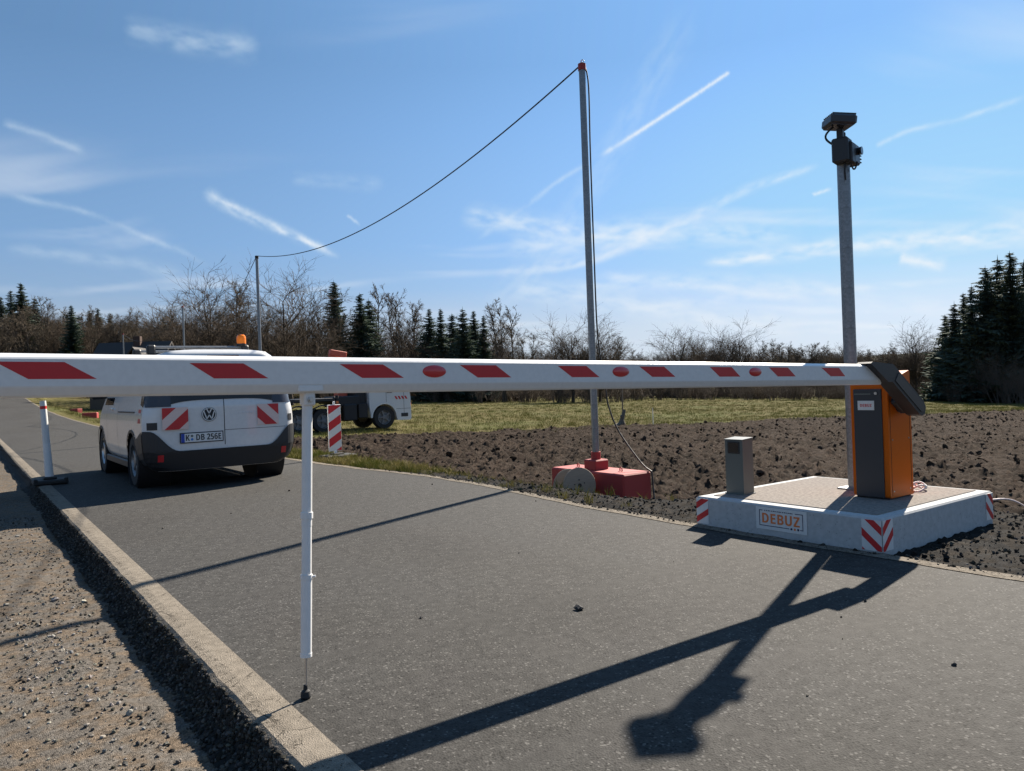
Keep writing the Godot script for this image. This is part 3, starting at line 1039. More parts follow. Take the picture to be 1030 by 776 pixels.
func plant(proto: Array, called: String, label: String, cat: String, group: String, u: float, v: float, h: float, wide := 1.0) -> void:
	var t := thing(called, label, cat, Vector3(u, land(u, v) - 0.05, -v), rng.randf() * TAU, group)
	t.scale = Vector3(h * wide, h, h * wide)
	for k in 2:
		if proto[k] == null: continue
		var o := MeshInstance3D.new()
		o.name = ["trunk", "crown"][k]
		o.mesh = proto[k]
		t.add_child(o, true)

const ORD := ["first", "second", "third", "fourth", "fifth", "sixth", "seventh", "eighth", "ninth", "tenth", "eleventh", "twelfth", "thirteenth", "fourteenth", "fifteenth", "sixteenth", "seventeenth", "eighteenth"]

func from_left(list: Array) -> Array:
	var out := list.duplicate()
	out.sort_custom(func(p, q): return atan2(p[0], p[1]) < atan2(q[0], q[1]))
	return out

func build_trees() -> void:
	var oak := []; var birch := []; var bush := []; var fir := []
	for k in 5: oak.append(bare_tree(100 + k, 0))
	for k in 4: birch.append(bare_tree(200 + k, 1))
	for k in 4: bush.append(bare_tree(300 + k, 2))
	for k in 4: fir.append(spruce(400 + k, [1.0, 0.85, 1.12, 0.95][k]))
	rng.seed = 61
	var i := 0
	for q in [[23.4,91.8,16.1],[22.6,102.3,13.9],[29.5,82.4,15.7],[35.3,91.8,15.5],[62.7,73.2,11.8],[68.1,74.1,11.4],[107.2,95.2,11.5],[118.3,99.5,11.7],[118,94.8,12.2],[114.6,87.3,12.9],[114.2,55.5,10.5]]:
		var lab: String = ["large broad crowned bare tree above the van, left of the second cable pole", "bare tree with thin upright limbs at the edge of the wood behind the van", "large bare tree with many limbs right of the second cable pole", "bare tree close behind the large one right of the second cable pole", "round bare tree just left of the tall cable pole with the red base", "round bare tree just right of the tall cable pole with the red base", "leftmost bare tree of the distant row between cable pole and barrier mast", "second bare tree from the left in the distant row left of the barrier mast", "third bare tree from the left in the distant row left of the barrier mast", "tallest bare tree of the distant row left of the barrier mast", "lone bare leaning tree just left of the dark spruces"][i]
		plant(oak[i % 5], "bare_tree", lab, "tree", "bare trees at the edge of the fields", q[0], q[1], q[2] * (1.08 if q[0] < 100.0 else 1.22), 1.3)
		i += 1
	i = 0
	for q in from_left([[9.9,131.2,11.8],[28.7,100.3,16.4],[45.3,103,17],[53,107.3,17.9],[54.2,104,17],[54,99.2,15.4],[56.8,79.9,13.9],[62.9,85.4,13.6],[62.9,82.9,9.7],[76,78.3,9.9],[128.1,92.4,11.3],[131.9,92.1,11.8],[130.6,88.1,11],[139.1,90.6,10.8],[137.1,85.8,9.7],[147.2,88.4,10.1]]):
		plant(birch[i % 4], "slim_bare_tree", "%s from the left of the slim bare trees standing up from the treeline" % ORD[i], "tree", "slim bare trees in the treeline", q[0], q[1], q[2], 1.1)
		i += 1
	i = 0
	var cnt := [0, 0, 0]
	for q in from_left([[5.2,142.1,13.2],[6.6,144.8,12.9],[7.7,139.1,13.4],[9.7,143.8,11.1],[13.3,128.8,10.8],[19.6,161.3,9.2],[21.5,164.9,9.9],[24,168,9.5],[27.8,138,9.5],[41.7,98.3,17],[45.4,98.1,15.5],[47.7,100.1,15.1],[51.7,89.8,13.1],[51.9,87.1,12.9],[56.8,92.2,12.9],[53.8,84.6,13],[58.2,88.7,13.1],[58.2,86.2,12.3],[103.3,46.1,11.3],[100,43.5,12.5],[104.2,44.2,13.9],[99.7,41.3,14.2],[98.9,39.4,16.2],[104.5,40.2,18.1],[99,36.8,17.5],[104.9,37.5,17.2],[109.9,37.6,18.2]]):
		var right: bool = q[0] > 80.0
		var hillside: bool = q[1] > 120.0
		var gi := 0 if right else 1 if hillside else 2
		var lab: String = ORD[cnt[gi]] + [" from the left of the tall dark spruces at the right field edge", " from the left of the dark spruces on the far left slope", " from the left of the dark spruces in the treeline behind the truck"][gi]
		cnt[gi] += 1
		plant(fir[i % 4], "spruce_tree", lab, "tree", "spruces at the right" if right else "spruces on the slope" if hillside else "spruces in the treeline", q[0], q[1], q[2] * (1.0 if right else 0.97), 1.02 if right else 0.95)
		i += 1
	i = 0
	for q in [[3.1,179.6,9.2],[8.9,166.5,6.6],[13.3,136.3,9.1],[16.4,130.7,8.7],[23.5,128.5,6.8],[28.4,149.3,7.1],[31.8,159,6.4],[27.1,126.4,10.4],[30.8,134.9,10.3],[34.5,147.9,9.8],[28.3,113,9.8],[32.5,112.8,12.3],[39.6,122.8,12.9],[39.4,113,11.5],[45.8,106.7,12.5],[48.6,109.4,10.4],[60.6,130.1,14.4],[58,121.3,12.2],[63.7,129.4,12.6],[68.5,133,12.5],[49.5,92.5,11],[67.4,122.9,12.3],[63.3,111.8,11.7],[51.6,87.9,8.9],[56.4,93.8,11.8],[72.3,108.9,12.4],[82.7,117.1,13.3],[85.5,112.1,6.9],[89.1,113.4,9.5],[97.4,114.9,8.6],[99.3,94.4,7.9],[123.6,108.2,9.2],[136.1,100.7,9.1],[130.1,88.8,8.3],[147.4,95.5,9.3]]:
		plant(oak[(i * 3 + 1) % 5], "woodland_tree", "bare spreading tree within the grey brown wood behind the fields", "tree", "trees filling the wood", q[0], q[1], q[2] * 1.08, 1.3)
		i += 1
	for q in [[3,150.3,7.4],[4.3,127.5,8.1],[4.9,126.4,9.7],[6.1,130.4,10],[8.1,126,10.4],[9.2,130.3,7],[13.8,173,5.9],[15.1,172.5,7.7],[14.2,133.8,9.3],[17.3,153,5.6],[20.6,152.2,6.1],[19.6,131.5,9.6],[20.6,131.3,8.3],[24.5,149.6,6.5],[21.1,123.5,7.9],[32.2,125.3,11.7],[31,116.6,11.3],[41.2,150.3,9.8],[40.7,133,8.9],[37.1,119.7,9.9],[41.5,121.5,9.5],[49.4,138.5,13],[45.5,121.4,12],[46.9,121.4,12.9],[53.1,133.6,13.1],[54.3,131.1,12.3],[58.3,129.1,14.9],[52,98.2,11.1],[53.8,87.1,9.2],[77,122.8,13.5],[69.4,107.1,13.4],[67.2,97.9,10.7],[59.3,82.8,8.1],[74.3,101.3,8.8],[72.7,93.7,7.1],[87.8,108.1,9.3],[88.3,106.5,8],[108.5,124,9.5],[94.9,104.4,9.3],[92.6,100.1,8],[87,92.3,7.1],[96.2,98.8,7.1],[117.1,116.9,8.7],[115.1,111.7,8.5],[101.1,94.3,7.4],[112.9,102.5,9],[107.1,91.6,7.5],[122,102.1,9.2],[123.7,101.5,10.5],[118.7,95.6,8.9],[121.1,93.5,8.8],[127.1,96.2,10.7],[131.5,94.5,10],[110.7,77.4,7.5],[116.2,77.1,7.7],[142.9,90.8,8.7],[117.6,73.3,8.1],[131.8,80,8.5],[119.4,70.2,7.6],[150.1,86.2,7.1]]:
		plant(birch[(i * 3 + 2) % 4], "woodland_birch", "bare slender tree within the grey brown wood behind the fields", "tree", "slender trees filling the wood", q[0], q[1], q[2], 1.25)
		i += 1
	for q in [[22.2,100.4,2.2],[25.7,112.5,3.2],[24.7,100.4,4.3],[25.7,100.3,3],[29.5,110.7,2.5],[27.3,96.9,3.2],[27.4,94.1,3.1],[31.7,102.8,2.9],[35.4,110.6,3.4],[35,102.4,3.9],[38.7,108.9,3.8],[33.3,91.1,2.9],[36.8,94,2.9],[41.8,104.7,3.7],[36.9,90.2,4],[41.6,97.7,2.7],[42.7,95.2,3.9],[44.1,93.2,4.6],[45.4,93.9,4],[50,98.4,3.9],[50.5,96.7,4.8],[52.6,98.1,4.5],[51.7,93.5,2.9],[49.4,85,3.2],[55.1,93.4,3.2],[51.7,85,3.3],[59.4,94.3,5.1],[60.9,94.1,4.7],[51.7,77.8,4.2],[54.7,78.8,2.6],[61.1,85.7,3.9],[58.7,78.5,2.6],[59.6,78.4,4.3],[64.4,83.1,2.8],[68.8,85.2,3.7],[60.7,72.4,3],[68.3,80.7,2.7],[66,74.3,4],[62.5,69.8,3.6],[74.5,80.6,3],[68.8,71.7,4.2],[79,80.9,3.2],[87.4,85.6,4.5],[94.3,89.8,4.4],[83.5,77.9,5.6],[98.4,89,4.2],[85.7,76,5.6],[95.1,80.9,5.3],[93.6,78,4.2],[89.4,73.2,3.7],[103.3,81.2,3.7],[102.1,78.8,4],[92.4,68.9,4],[104,75.4,4],[94.5,66.1,4.6],[107.3,73,3.6],[99.8,66.3,4.2],[100.4,65.7,3.5],[113.6,72.5,3.5],[102.3,63.6,3.9],[113.6,68,5.1],[111.2,64.2,4.5],[105.6,60.4,3.8],[119.8,65.2,3.4],[93.8,35.7,6.6],[90.8,32.9,6],[96.4,38.8,5],[103.6,48.4,4.3],[106.8,50.9,3.7],[112.3,56.9,4.4],[95.5,41.9,3.2],[60.4,73.6,6.7],[77.8,77,5.9]]:
		plant(bush[i % 4], "bare_bush", "bare brown bush at the foot of the treeline", "bush", "bushes along the field edge", q[0], q[1], q[2], 0.9)
		i += 1
	# the deep wood behind: one mass of trees
	var xf := []; var cols := []
	var whole := [oak[1], birch[0], birch[2], oak[3]]
	var mm := [[], [], [], []]
	var mcol := [[], [], [], []]
	rng.seed = 71
	for k in 820:
		var a := rng.randf_range(-8.0, 67.0)
		var R := rng.randf_range(135.0, 230.0)
		if a > 38.0: R = rng.randf_range(165.0, 240.0)
		var u := sin(deg_to_rad(a)) * R
		var v := cos(deg_to_rad(a)) * R
		var h := rng.randf_range(6.5, 10.5) if a < 38.0 else rng.randf_range(8.0, 12.0)
		var t := rng.randi() % 4
		mm[t].append(Transform3D(Basis(Vector3.UP, rng.randf() * TAU).scaled(Vector3(h * 1.2, h, h * 1.2)), Vector3(u, land(u, v) - 0.1, -v)))
		var g := rng.randf_range(0.8, 1.15)
		mcol[t].append(Color(g, g * 0.98, g * 0.94))
	for t in 4:
		scatter("wood" if t == 0 else "wood_%03d" % t, "leafless grey brown wood covering the slope behind", "wood", whole[t][1], mm[t], mcol[t])
		scatter("wood_trunks" if t == 0 else "wood_trunks_%03d" % t, "trunks of the leafless wood covering the slope behind", "wood", whole[t][0], mm[t], mcol[t])
	# brushwood at the foot of the wood
	var bx := [[], []]; var bc := [[], []]
	for k in 300:
		var a := rng.randf_range(-10.0, 72.0)
		var R := rng.randf_range(104.0, 150.0)
		if a > 40.0: R = rng.randf_range(125.0, 165.0)
		var u := sin(deg_to_rad(a)) * R
		var v := cos(deg_to_rad(a)) * R
		var h := rng.randf_range(1.2, 4.2)
		var t := rng.randi() % 2
		bx[t].append(Transform3D(Basis(Vector3.UP, rng.randf() * TAU).scaled(Vector3(h * 1.5, h, h * 1.5)), Vector3(u, land(u, v) - 0.1, -v)))
		var g := rng.randf_range(0.45, 1.35)
		bc[t].append(Color(g, g * 0.95, g * 0.85))
	for t in 2:
		scatter("brushwood" if t == 0 else "brushwood_%03d" % t, "tangled brown undergrowth at the foot of the wood", "undergrowth", bush[t * 2][1], bx[t], bc[t])

# ---------------------------------------------------------------- barrier
func text(called: String, s: String, size: float, m: Material, parent: Node3D, at: Vector3, turn: float, deep := 0.002, wide := 1.0) -> void:
	var t := TextMesh.new()
	t.text = s
	var f := SystemFont.new()
	f.font_names = PackedStringArray(["Droid Sans"])
	f.font_weight = 700
	t.font = f
	t.font_size = 64
	t.pixel_size = size / 64.0
	t.depth = deep
	t.curve_step = 2.0
	t.material = m
	var o := MeshInstance3D.new()
	o.name = called
	o.mesh = t
	o.position = at
	o.rotation.y = turn
	o.scale.x = wide
	parent.add_child(o, true)

# a rectangle ex*w by ey*h at o, painted with slanted bands; each band is a film of its own on the white sheet
func striped_sheet(parent: Node3D, called: String, o: Vector3, ex: Vector3, ey: Vector3, w: float, h: float, bands: Array, slope: float, white_m: Material, red_m: Material) -> MeshInstance3D:
	var mb := MB.new()
	mb.plate(o, ex, ey, rect(0, 0, w, h), 0.002)
	var base := part(called, mb, white_m, parent)
	var nn := ex.cross(ey).normalized()
	for b in bands:
		# band from height b[0] to b[1] at the left edge, rising by slope to the right
		var poly := PackedVector2Array([Vector2(0, b[0]), Vector2(w, b[0] + slope), Vector2(w, b[1] + slope), Vector2(0, b[1])])
		for q in Geometry2D.intersect_polygons(poly, rect(0.001, 0.001, w - 0.001, h - 0.001)):
			var s := MB.new()
			s.plate(o + nn * 0.0018, ex, ey, q, 0.0014)
			part("stripe", s, red_m, base)
	return base

func build_barrier() -> void:
	var P0 := 0.23
	# concrete plinth
	var pl := thing("concrete_plinth", "square concrete plinth at the roadside carrying the orange barrier cabinet", "plinth", Vector3(5.72, 0, -3.40))
	var s := MB.new()
	s.box(Vector3(0, 0.095, 0), Vector3(1.68, 0.27, 1.56), 0.012)
	part("slab", s, M.concrete, pl)
	s = MB.new()
	s.box(Vector3(0.02, 0.2315, 0), Vector3(1.50, 0.009, 1.38), 0.003)
	part("deck", s, M.deck, pl)
	var ex := Vector3(0, 0, 1)
	var L := -0.842
	striped_sheet(pl, "warning_panel", Vector3(L, 0.012, 0.640), Vector3(0, 0, 1), Vector3.UP, 0.138, 0.206, [[0.02 + 0.075, 0.075 + 0.075], [0.15 + 0.075, 0.205 + 0.075], [-0.11 + 0.075, -0.055 + 0.075]], -0.12, M.white_film, M.red_film)
	striped_sheet(pl, "warning_panel", Vector3(L, 0.012, -0.778), Vector3(0, 0, 1), Vector3.UP, 0.122, 0.206, [[0.005, 0.055], [0.118, 0.17]], 0.075, M.white_film, M.red_film)
	striped_sheet(pl, "warning_panel", Vector3(-0.838, 0.012, 0.782), Vector3(1, 0, 0), Vector3.UP, 0.130, 0.206, [[-0.025, 0.03], [0.105, 0.16]], 0.12, M.white_film, M.red_film)
	striped_sheet(pl, "warning_panel", Vector3(0.712, 0.012, 0.782), Vector3(1, 0, 0), Vector3.UP, 0.122, 0.206, [[0.095, 0.15], [0.225, 0.28]], -0.12, M.white_film, M.red_film)
	# name plate
	s = MB.new()
	s.plate(Vector3(L, 0.046, -0.198), Vector3(0, 0, 1), Vector3.UP, rect(0, 0, 0.430, 0.166), 0.003)
	var sg := part("name_plate", s, M.white_film, pl, "white name plate with orange lettering and dark blue border")
	text("lettering", "DEBUZ", 0.102, M.sign_orange, sg, Vector3(L - 0.0035, 0.130, 0.012), -PI / 2, 0.002, 1.02)
	s = MB.new()
	var o := Vector3(L - 0.003, 0.046, -0.198)
	for q in [[0.03, 0.026, 0.285, 0.031], [0.03, 0.026, 0.035, 0.145], [0.03, 0.140, 0.06, 0.145], [0.335, 0.140, 0.40, 0.145], [0.395, 0.026, 0.40, 0.145], [0.375, 0.026, 0.40, 0.031]]:
		s.plate(o, ex, Vector3.UP, rect(q[0], q[1], q[2], q[3]), 0.0015)
	part("border", s, M.navy, sg)
	s = MB.new()
	for k in 16:
		s.plate(o, ex, Vector3.UP, rect(0.075 + k * 0.0155, 0.139, 0.075 + k * 0.0155 + 0.007 + 0.004 * (k * 7 % 3) / 2.0, 0.146), 0.0015)
	part("small_print", s, M.navy, sg)
	for k in 3:
		s = MB.new()
		s.cyl(o + Vector3(0, 0.0285, 0.303 + k * 0.028), o + Vector3(-0.0018, 0.0285, 0.303 + k * 0.028), 0.0085, 0.0085, 14)
		part("dot", s, M.navy if k != 1 else M.sign_orange, sg)
	# barrier: cabinet, boom, arm and prop
	var br := thing("boom_barrier", "white barrier boom with red stripes lowered across the road from orange cabinet", "barrier", Vector3(5.61, 0.2362, -3.08))
	# cabinet, open box with sloping roof; local x across, z towards the camera side
	s = MB.new()
	var hw := 0.145
	var dp := 0.345
	var pr := PackedVector2Array([Vector2(0.012, 0), Vector2(dp, 0), Vector2(dp, 0.945), Vector2(dp - 0.012, 0.960), Vector2(0.012, 0.872), Vector2(0, 0.858), Vector2(0, 0.012)])
	s.plate(Vector3(0, 0.012, -hw), Vector3(1, 0, 0), Vector3.UP, pr, hw * 2)
	var cab := part("cabinet", s, M.orange, br, "orange painted steel cabinet with sloping roof")
	s = MB.new()
	s.box(Vector3(dp / 2 + 0.003, 0.006, 0), Vector3(dp - 0.03, 0.012, hw * 2 - 0.03), 0.0)
	part("foot_plate", s, M.black, cab)
	s = MB.new()
	s.box(Vector3(-0.004, 0.425, -0.008), Vector3(0.012, 0.826, 0.222), 0.003)
	var pn := part("front_panel", s, M.anthracite, cab, "dark anthracite front panel")
	s = MB.new()
	s.box(Vector3(-0.0115, 0.713, -0.018), Vector3(0.004, 0.072, 0.130), 0.001)
	var lb := part("label_plate", s, M.white_film, pn)
	text("lettering", "DEBUZ", 0.030, M.red_film, lb, Vector3(-0.0142, 0.713, -0.018), -PI / 2, 0.001)
	s = MB.new()
	s.cyl(Vector3(-0.010, 0.805, 0.062), Vector3(-0.016, 0.805, 0.062), 0.011, 0.011, 14)
	part("lock", s, M.steel, pn)
	s = MB.new()
	s.box(Vector3(-0.0105, 0.800, -0.045), Vector3(0.002, 0.010, 0.13), 0.0)
	part("print_line", s, M.grey_box, pn)
	s = MB.new()
	s.box(Vector3(0.028, 0.44, hw + 0.0005), Vector3(0.003, 0.82, 0.002), 0.0)
	s.box(Vector3(dp - 0.025, 0.46, hw + 0.0005), Vector3(0.003, 0.86, 0.002), 0.0)
	part("seam", s, M.black, cab)
	for q in [[0.05, 0.06], [dp - 0.05, 0.06], [0.05, 0.45], [dp - 0.05, 0.45]]:
		s = MB.new()
		s.cyl(Vector3(q[0], q[1], hw - 0.001), Vector3(q[0], q[1], hw + 0.004), 0.007, 0.006, 10)
		part("screw", s, M.steel, cab)
	# pivot shaft and the cranked black arm on the camera side
	s = MB.new()
	s.cyl(Vector3(0.16, 0.70, hw - 0.002), Vector3(0.16, 0.70, hw + 0.075), 0.046, 0.046, 20)
	s.box(Vector3(0.11, 0.715, hw + 0.03), Vector3(0.17, 0.07, 0.05), 0.01, Basis(Vector3(0, 0, 1), -0.55))
	part("pivot", s, M.plastic, br)
	s = MB.new()
	var apts := PackedVector2Array([Vector2(-0.50, 1.028), Vector2(-0.475, 1.040), Vector2(-0.20, 1.020), Vector2(-0.165, 1.000), Vector2(0.235, 0.735), Vector2(0.262, 0.690), Vector2(0.245, 0.640), Vector2(0.205, 0.626), Vector2(0.165, 0.640), Vector2(-0.215, 0.892), Vector2(-0.270, 0.892)])
	s.plate(Vector3(0, 0, hw + 0.050), Vector3(1, 0, 0), Vector3.UP, apts, 0.105)
	var arm := part("boom_arm", s, M.plastic, br, "black cranked arm linking boom and cabinet")
	s = MB.new()
	s.plate(Vector3(0, 0, hw + 0.154), Vector3(1, 0, 0), Vector3.UP, PackedVector2Array([Vector2(-0.13, 0.955), Vector2(0.215, 0.722), Vector2(0.232, 0.690), Vector2(0.215, 0.657), Vector2(0.18, 0.660), Vector2(-0.18, 0.898)]), 0.006)
	part("arm_cover", s, M.anthracite, arm)
	# boom: hollow octagonal profile swept along x
	var boom := Node3D.new()
	boom.name = "boom"
	br.add_child(boom)
	boom.position = Vector3(5.311 - 5.61, 1.185 - 0.2362, -2.878 + 3.08)
	boom.rotation.z = -0.02043
	boom.rotation.y = -0.0172
	var prof := [[0.052, -0.036], [0.052, 0.054], [0.047, 0.060], [0.026, 0.072], [0.016, 0.0735], [-0.016, 0.0735], [-0.026, 0.072], [-0.047, 0.060], [-0.052, 0.054], [-0.052, -0.036], [-0.050, -0.042], [-0.038, -0.066], [-0.030, -0.0735], [0.030, -0.0735], [0.038, -0.066], [0.050, -0.042]]
	s = MB.new()
	var x0 := -5.9
	var cut := func(q: Array) -> float: return -0.035 + (q[1] + 0.0735) / 0.147 * -0.10 + 0.08
	for k in prof.size():
		var a: Array = prof[k]; var b: Array = prof[(k + 1) % prof.size()]
		var xa: float = cut.call(a) ; var xb: float = cut.call(b)
		s.quad(Vector3(x0, a[1], a[0]), Vector3(x0, b[1], b[0]), Vector3(xb, b[1], b[0]), Vector3(xa, a[1], a[0]))
		s.tri(Vector3(x0, 0, 0), Vector3(x0, b[1], b[0]), Vector3(x0, a[1], a[0]))
		s.tri(Vector3(cut.call([0, 0]), 0, 0), Vector3(xa, a[1], a[0]), Vector3(xb, b[1], b[0]))
	var bm := part("boom_profile", s, M.boom, boom)
	# parallelogram stripes: [top left, top right, bottom left, bottom right] measured from the pivot end
	for q in [[5.80, 5.60, 5.70, 5.51], [5.230, 5.037, 5.139, 4.942], [4.645, 4.454, 4.560, 4.360], [4.071, 3.879, 3.973, 3.782], [3.501, 3.306, 3.407, 3.220], [2.940, 2.755, 2.849, 2.668], [2.383, 2.196, 2.286, 2.107], [1.819, 1.625, 1.735, 1.548], [1.272, 1.080, 1.184, 0.999], [0.714, 0.512, 0.610, 0.440]]:
		for sd in [1.0, -1.0]:
			s = MB.new()
			var e: float = 0.0525
			var pp := PackedVector2Array([Vector2(-q[0], 0.044), Vector2(-q[1], 0.044), Vector2(-q[3], -0.0125), Vector2(-q[2], -0.0125)])
			if sd > 0: s.plate(Vector3(0, 0, e - 0.001), Vector3(1, 0, 0), Vector3.UP, pp, 0.0012)
			else:
				for j in 4: pp[j].x = -pp[j].x
				s.plate(Vector3(0, 0, -e + 0.001), Vector3(-1, 0, 0), Vector3.UP, pp, 0.0012)
			part("stripe", s, M.red_film, boom)
	for cx in [4.745, 3.632, 2.518, 1.405]:
		for sd in [1.0, -1.0]:
			s = MB.new()
			var R := 0.0275
			var prf := []
			for k in 7:
				var t := PI * 0.5 * k / 6.0
				prf.append([R * cos(t), 0.012 * sin(t)])
			s.lathe(Vector3.ZERO, Vector3(0, 0, sd), prf, 24)
			var lamp := part("reflector", s, M.red_lens, boom) if cx != 4.745 else null
			if lamp:
				lamp.position = Vector3(-cx, 0.0155, 0.0520 * sd)
				lamp.scale = Vector3(2.15, 1.0, 1.0)
	# hanging prop under the boom
	var prop := Node3D.new()
	prop.name = "boom_prop"
	br.add_child(prop)
	var top := Vector3(1.12 - 5.61, 1.195 - 0.2362, -2.945 + 3.08)
	var foot := Vector3(1.055 - 5.61, 0.003 - 0.2362, -2.905 + 3.08)
	var at := func(f: float) -> Vector3: return top.lerp(foot, f)
	s = MB.new()
	s.box(top + Vector3(0.0, 0.022, 0), Vector3(0.105, 0.030, 0.094), 0.006)
	s.box(top + Vector3(0, -0.016, 0), Vector3(0.046, 0.062, 0.06), 0.006)
	part("bracket", s, M.boom, prop)
	s = MB.new()
	s.cyl(top + Vector3(0, -0.022, 0.029), top + Vector3(0, -0.022, 0.039), 0.013, 0.013, 6)
	s.cyl(top + Vector3(0, -0.022, 0.039), top + Vector3(0, -0.022, 0.046), 0.008, 0.008, 10)
	part("hinge_bolt", s, M.steel, prop)
	s = MB.new()
	s.cyl(at.call(0.01), at.call(0.44), 0.0205, 0.0205, 20)
	part("upper_tube", s, M.white, prop)
	s = MB.new()
	s.cyl(at.call(0.395), at.call(0.415), 0.0245, 0.0245, 20)
	s.cyl(at.call(0.405), at.call(0.64), 0.0195, 0.0195, 20)
	part("middle_tube", s, M.white, prop)
	s = MB.new()
	s.cyl(at.call(0.600), at.call(0.615), 0.0235, 0.0235, 20)
	s.cyl(at.call(0.605), at.call(0.862), 0.0215, 0.0215, 20)
	s.cyl(at.call(0.856), at.call(0.868), 0.0228, 0.0228, 20)
	s.cyl(at.call(0.608) + Vector3(0.02, 0, 0.01), at.call(0.608) + Vector3(0.032, 0, 0.016), 0.005, 0.005, 8)
	part("lower_tube", s, M.white, prop)
	s = MB.new()
	s.cyl(at.call(0.86), at.call(0.985), 0.0055, 0.0055, 10)
	part("spindle", s, M.steel, prop)
	s = MB.new()
	var fc: Vector3 = at.call(1.0)
	s.lathe(fc, Vector3.UP, [[0.0, 0.0], [0.019, 0.0], [0.021, 0.006], [0.017, 0.026], [0.009, 0.032], [0.008, 0.05], [0.0, 0.05]], 16)
	part("rubber_foot", s, M.rubber, prop)
	# card reader post
	var cr := thing("card_reader", "small grey metal reader column standing on the plinth corner by the road", "card reader", Vector3(5.135, 0.2362, -3.985))
	s = MB.new()
	s.plate(Vector3(0, 0, 0.085), Vector3(1, 0, 0), Vector3.UP, PackedVector2Array([Vector2(0, 0), Vector2(0.128, 0), Vector2(0.128, 0.462), Vector2(0.0, 0.445)]), 0.001)
	s = MB.new()
	s.plate(Vector3(0, 0, -0.088), Vector3(1, 0, 0), Vector3.UP, PackedVector2Array([Vector2(0.004, 0), Vector2(0.128, 0), Vector2(0.132, 0.004), Vector2(0.132, 0.456), Vector2(0.0, 0.446), Vector2(0.0, 0.004)]), 0.176)
	part("housing", s, M.grey_box, cr)
	s = MB.new()
	s.plate(Vector3(-0.006, 0.448, -0.093), Vector3(1, 0, 0), Vector3(0, 1, 0), PackedVector2Array([Vector2(0, 0), Vector2(0.144, 0.0105), Vector2(0.144, 0.0165), Vector2(0, 0.006)]), 0.186)
	part("cap", s, M.grey_box, cr)
	s = MB.new()
	s.box(Vector3(-0.002, 0.385, 0.0), Vector3(0.008, 0.10, 0.118), 0.002)
	var wn := part("window_frame", s, M.plastic, cr)
	s = MB.new()
	s.box(Vector3(-0.0062, 0.385, 0.0), Vector3(0.003, 0.082, 0.098), 0.0)
	part("window_pane", s, M.dark_glass, wn)
	s = MB.new()
	s.box(Vector3(0.066, 0.004, 0), Vector3(0.150, 0.008, 0.196), 0.002)
	part("foot_plate", s, M.grey_box, cr)
	# mast with floodlight and camera box
	var ms := thing("camera_mast", "tall galvanised mast with dark camera and lamp boxes standing behind the cabinet", "mast", Vector3(6.0, 0.2362, -3.44))
	s = MB.new()
	s.cyl(Vector3(0, 0, 0), Vector3(0, 2.77, 0), 0.051, 0.051, 28)
	part("pole", s, M.galv, ms)
	s = MB.new()
	s.box(Vector3(0, 0.006, 0), Vector3(0.2, 0.012, 0.2), 0.002)
	part("base_plate", s, M.galv, ms)
	var hb := Basis(Vector3.UP, 0.25)
	s = MB.new()
	s.box(Vector3(-0.075, 2.80, 0.035), Vector3(0.13, 0.20, 0.13), 0.012, hb)
	s.box(Vector3(-0.03, 2.78, 0.075), Vector3(0.10, 0.17, 0.07), 0.008, hb)
	part("junction_box", s, M.plastic, ms)
	s = MB.new()
	s.box(Vector3(0.075, 2.79, 0.01), Vector3(0.15, 0.165, 0.14), 0.012, hb)
	var cam := part("camera_box", s, M.anthracite, ms)
	s = MB.new()
	for k in 5:
		s.box(Vector3(0.155, 2.735 + k * 0.028, 0.0), Vector3(0.03, 0.008, 0.13), 0.002, hb)
	part("cooling_fins", s, M.plastic, cam)
	s = MB.new()
	s.cyl(Vector3(0.085, 2.81, 0.075), Vector3(0.095, 2.81, 0.115), 0.03, 0.034, 16)
	part("lens", s, M.dark_glass, cam)
	s = MB.new()
	s.box(Vector3(-0.03, 2.945, 0.0), Vector3(0.05, 0.12, 0.05), 0.006, hb)
	s.box(Vector3(0.02, 2.93, 0.0), Vector3(0.022, 0.10, 0.03), 0.004, hb)
	s.box(Vector3(-0.02, 2.895, 0.0), Vector3(0.16, 0.02, 0.10), 0.004, hb)
	part("bracket", s, M.plastic, ms)
	var lamp_b := Basis(Vector3.UP, 0.88) * Basis(Vector3(1, 0, 0), 0.10) * Basis(Vector3(0, 0, 1), 0.08)
	s = MB.new()
	s.box(Vector3(-0.04, 3.055, 0.0), Vector3(0.255, 0.085, 0.21), 0.018, lamp_b)
	var lm := part("lamp_housing", s, M.anthracite, ms, "dark flat lamp box tilted on top of the mast")
	s = MB.new()
	for k in 7:
		s.box(Vector3(-0.04, 3.055, 0.0) + lamp_b * Vector3(-0.105 + k * 0.035, 0.046, 0), Vector3(0.006, 0.012, 0.19), 0.001, lamp_b)
	part("cooling_fins", s, M.plastic, lm)
	s = MB.new()
	s.box(Vector3(-0.04, 3.055, 0.0) + lamp_b * Vector3(0, -0.0425, 0), Vector3(0.22, 0.004, 0.17), 0.0, lamp_b)
	part("lamp_glass", s, M.smoke_lens, lm)
	s = MB.new()
	var lp := []
	for k in 13:
		var t := float(k) / 12.0
		lp.append(Vector3(-0.10 - 0.05 * sin(PI * t), 3.01 - 0.17 * t, -0.02 - 0.055 * sin(PI * t) + 0.03 * t))
	s.tube(lp, 0.009, 6)
	lp = []
	for k in 13:
		var t := float(k) / 12.0
		lp.append(Vector3(-0.05 + 0.12 * t, 2.72 - 0.07 * sin(PI * t), 0.085))
	s.tube(lp, 0.007, 6)
	s.tube([Vector3(-0.075, 2.72, 0.06), Vector3(-0.078, 2.62, 0.055), Vector3(-0.06, 2.56, 0.05)], 0.008, 6)
	part("cable_loop", s, M.cable, ms)
	# loose leads on and beside the plinth
	var ld := MB.new()
	var lpts := []
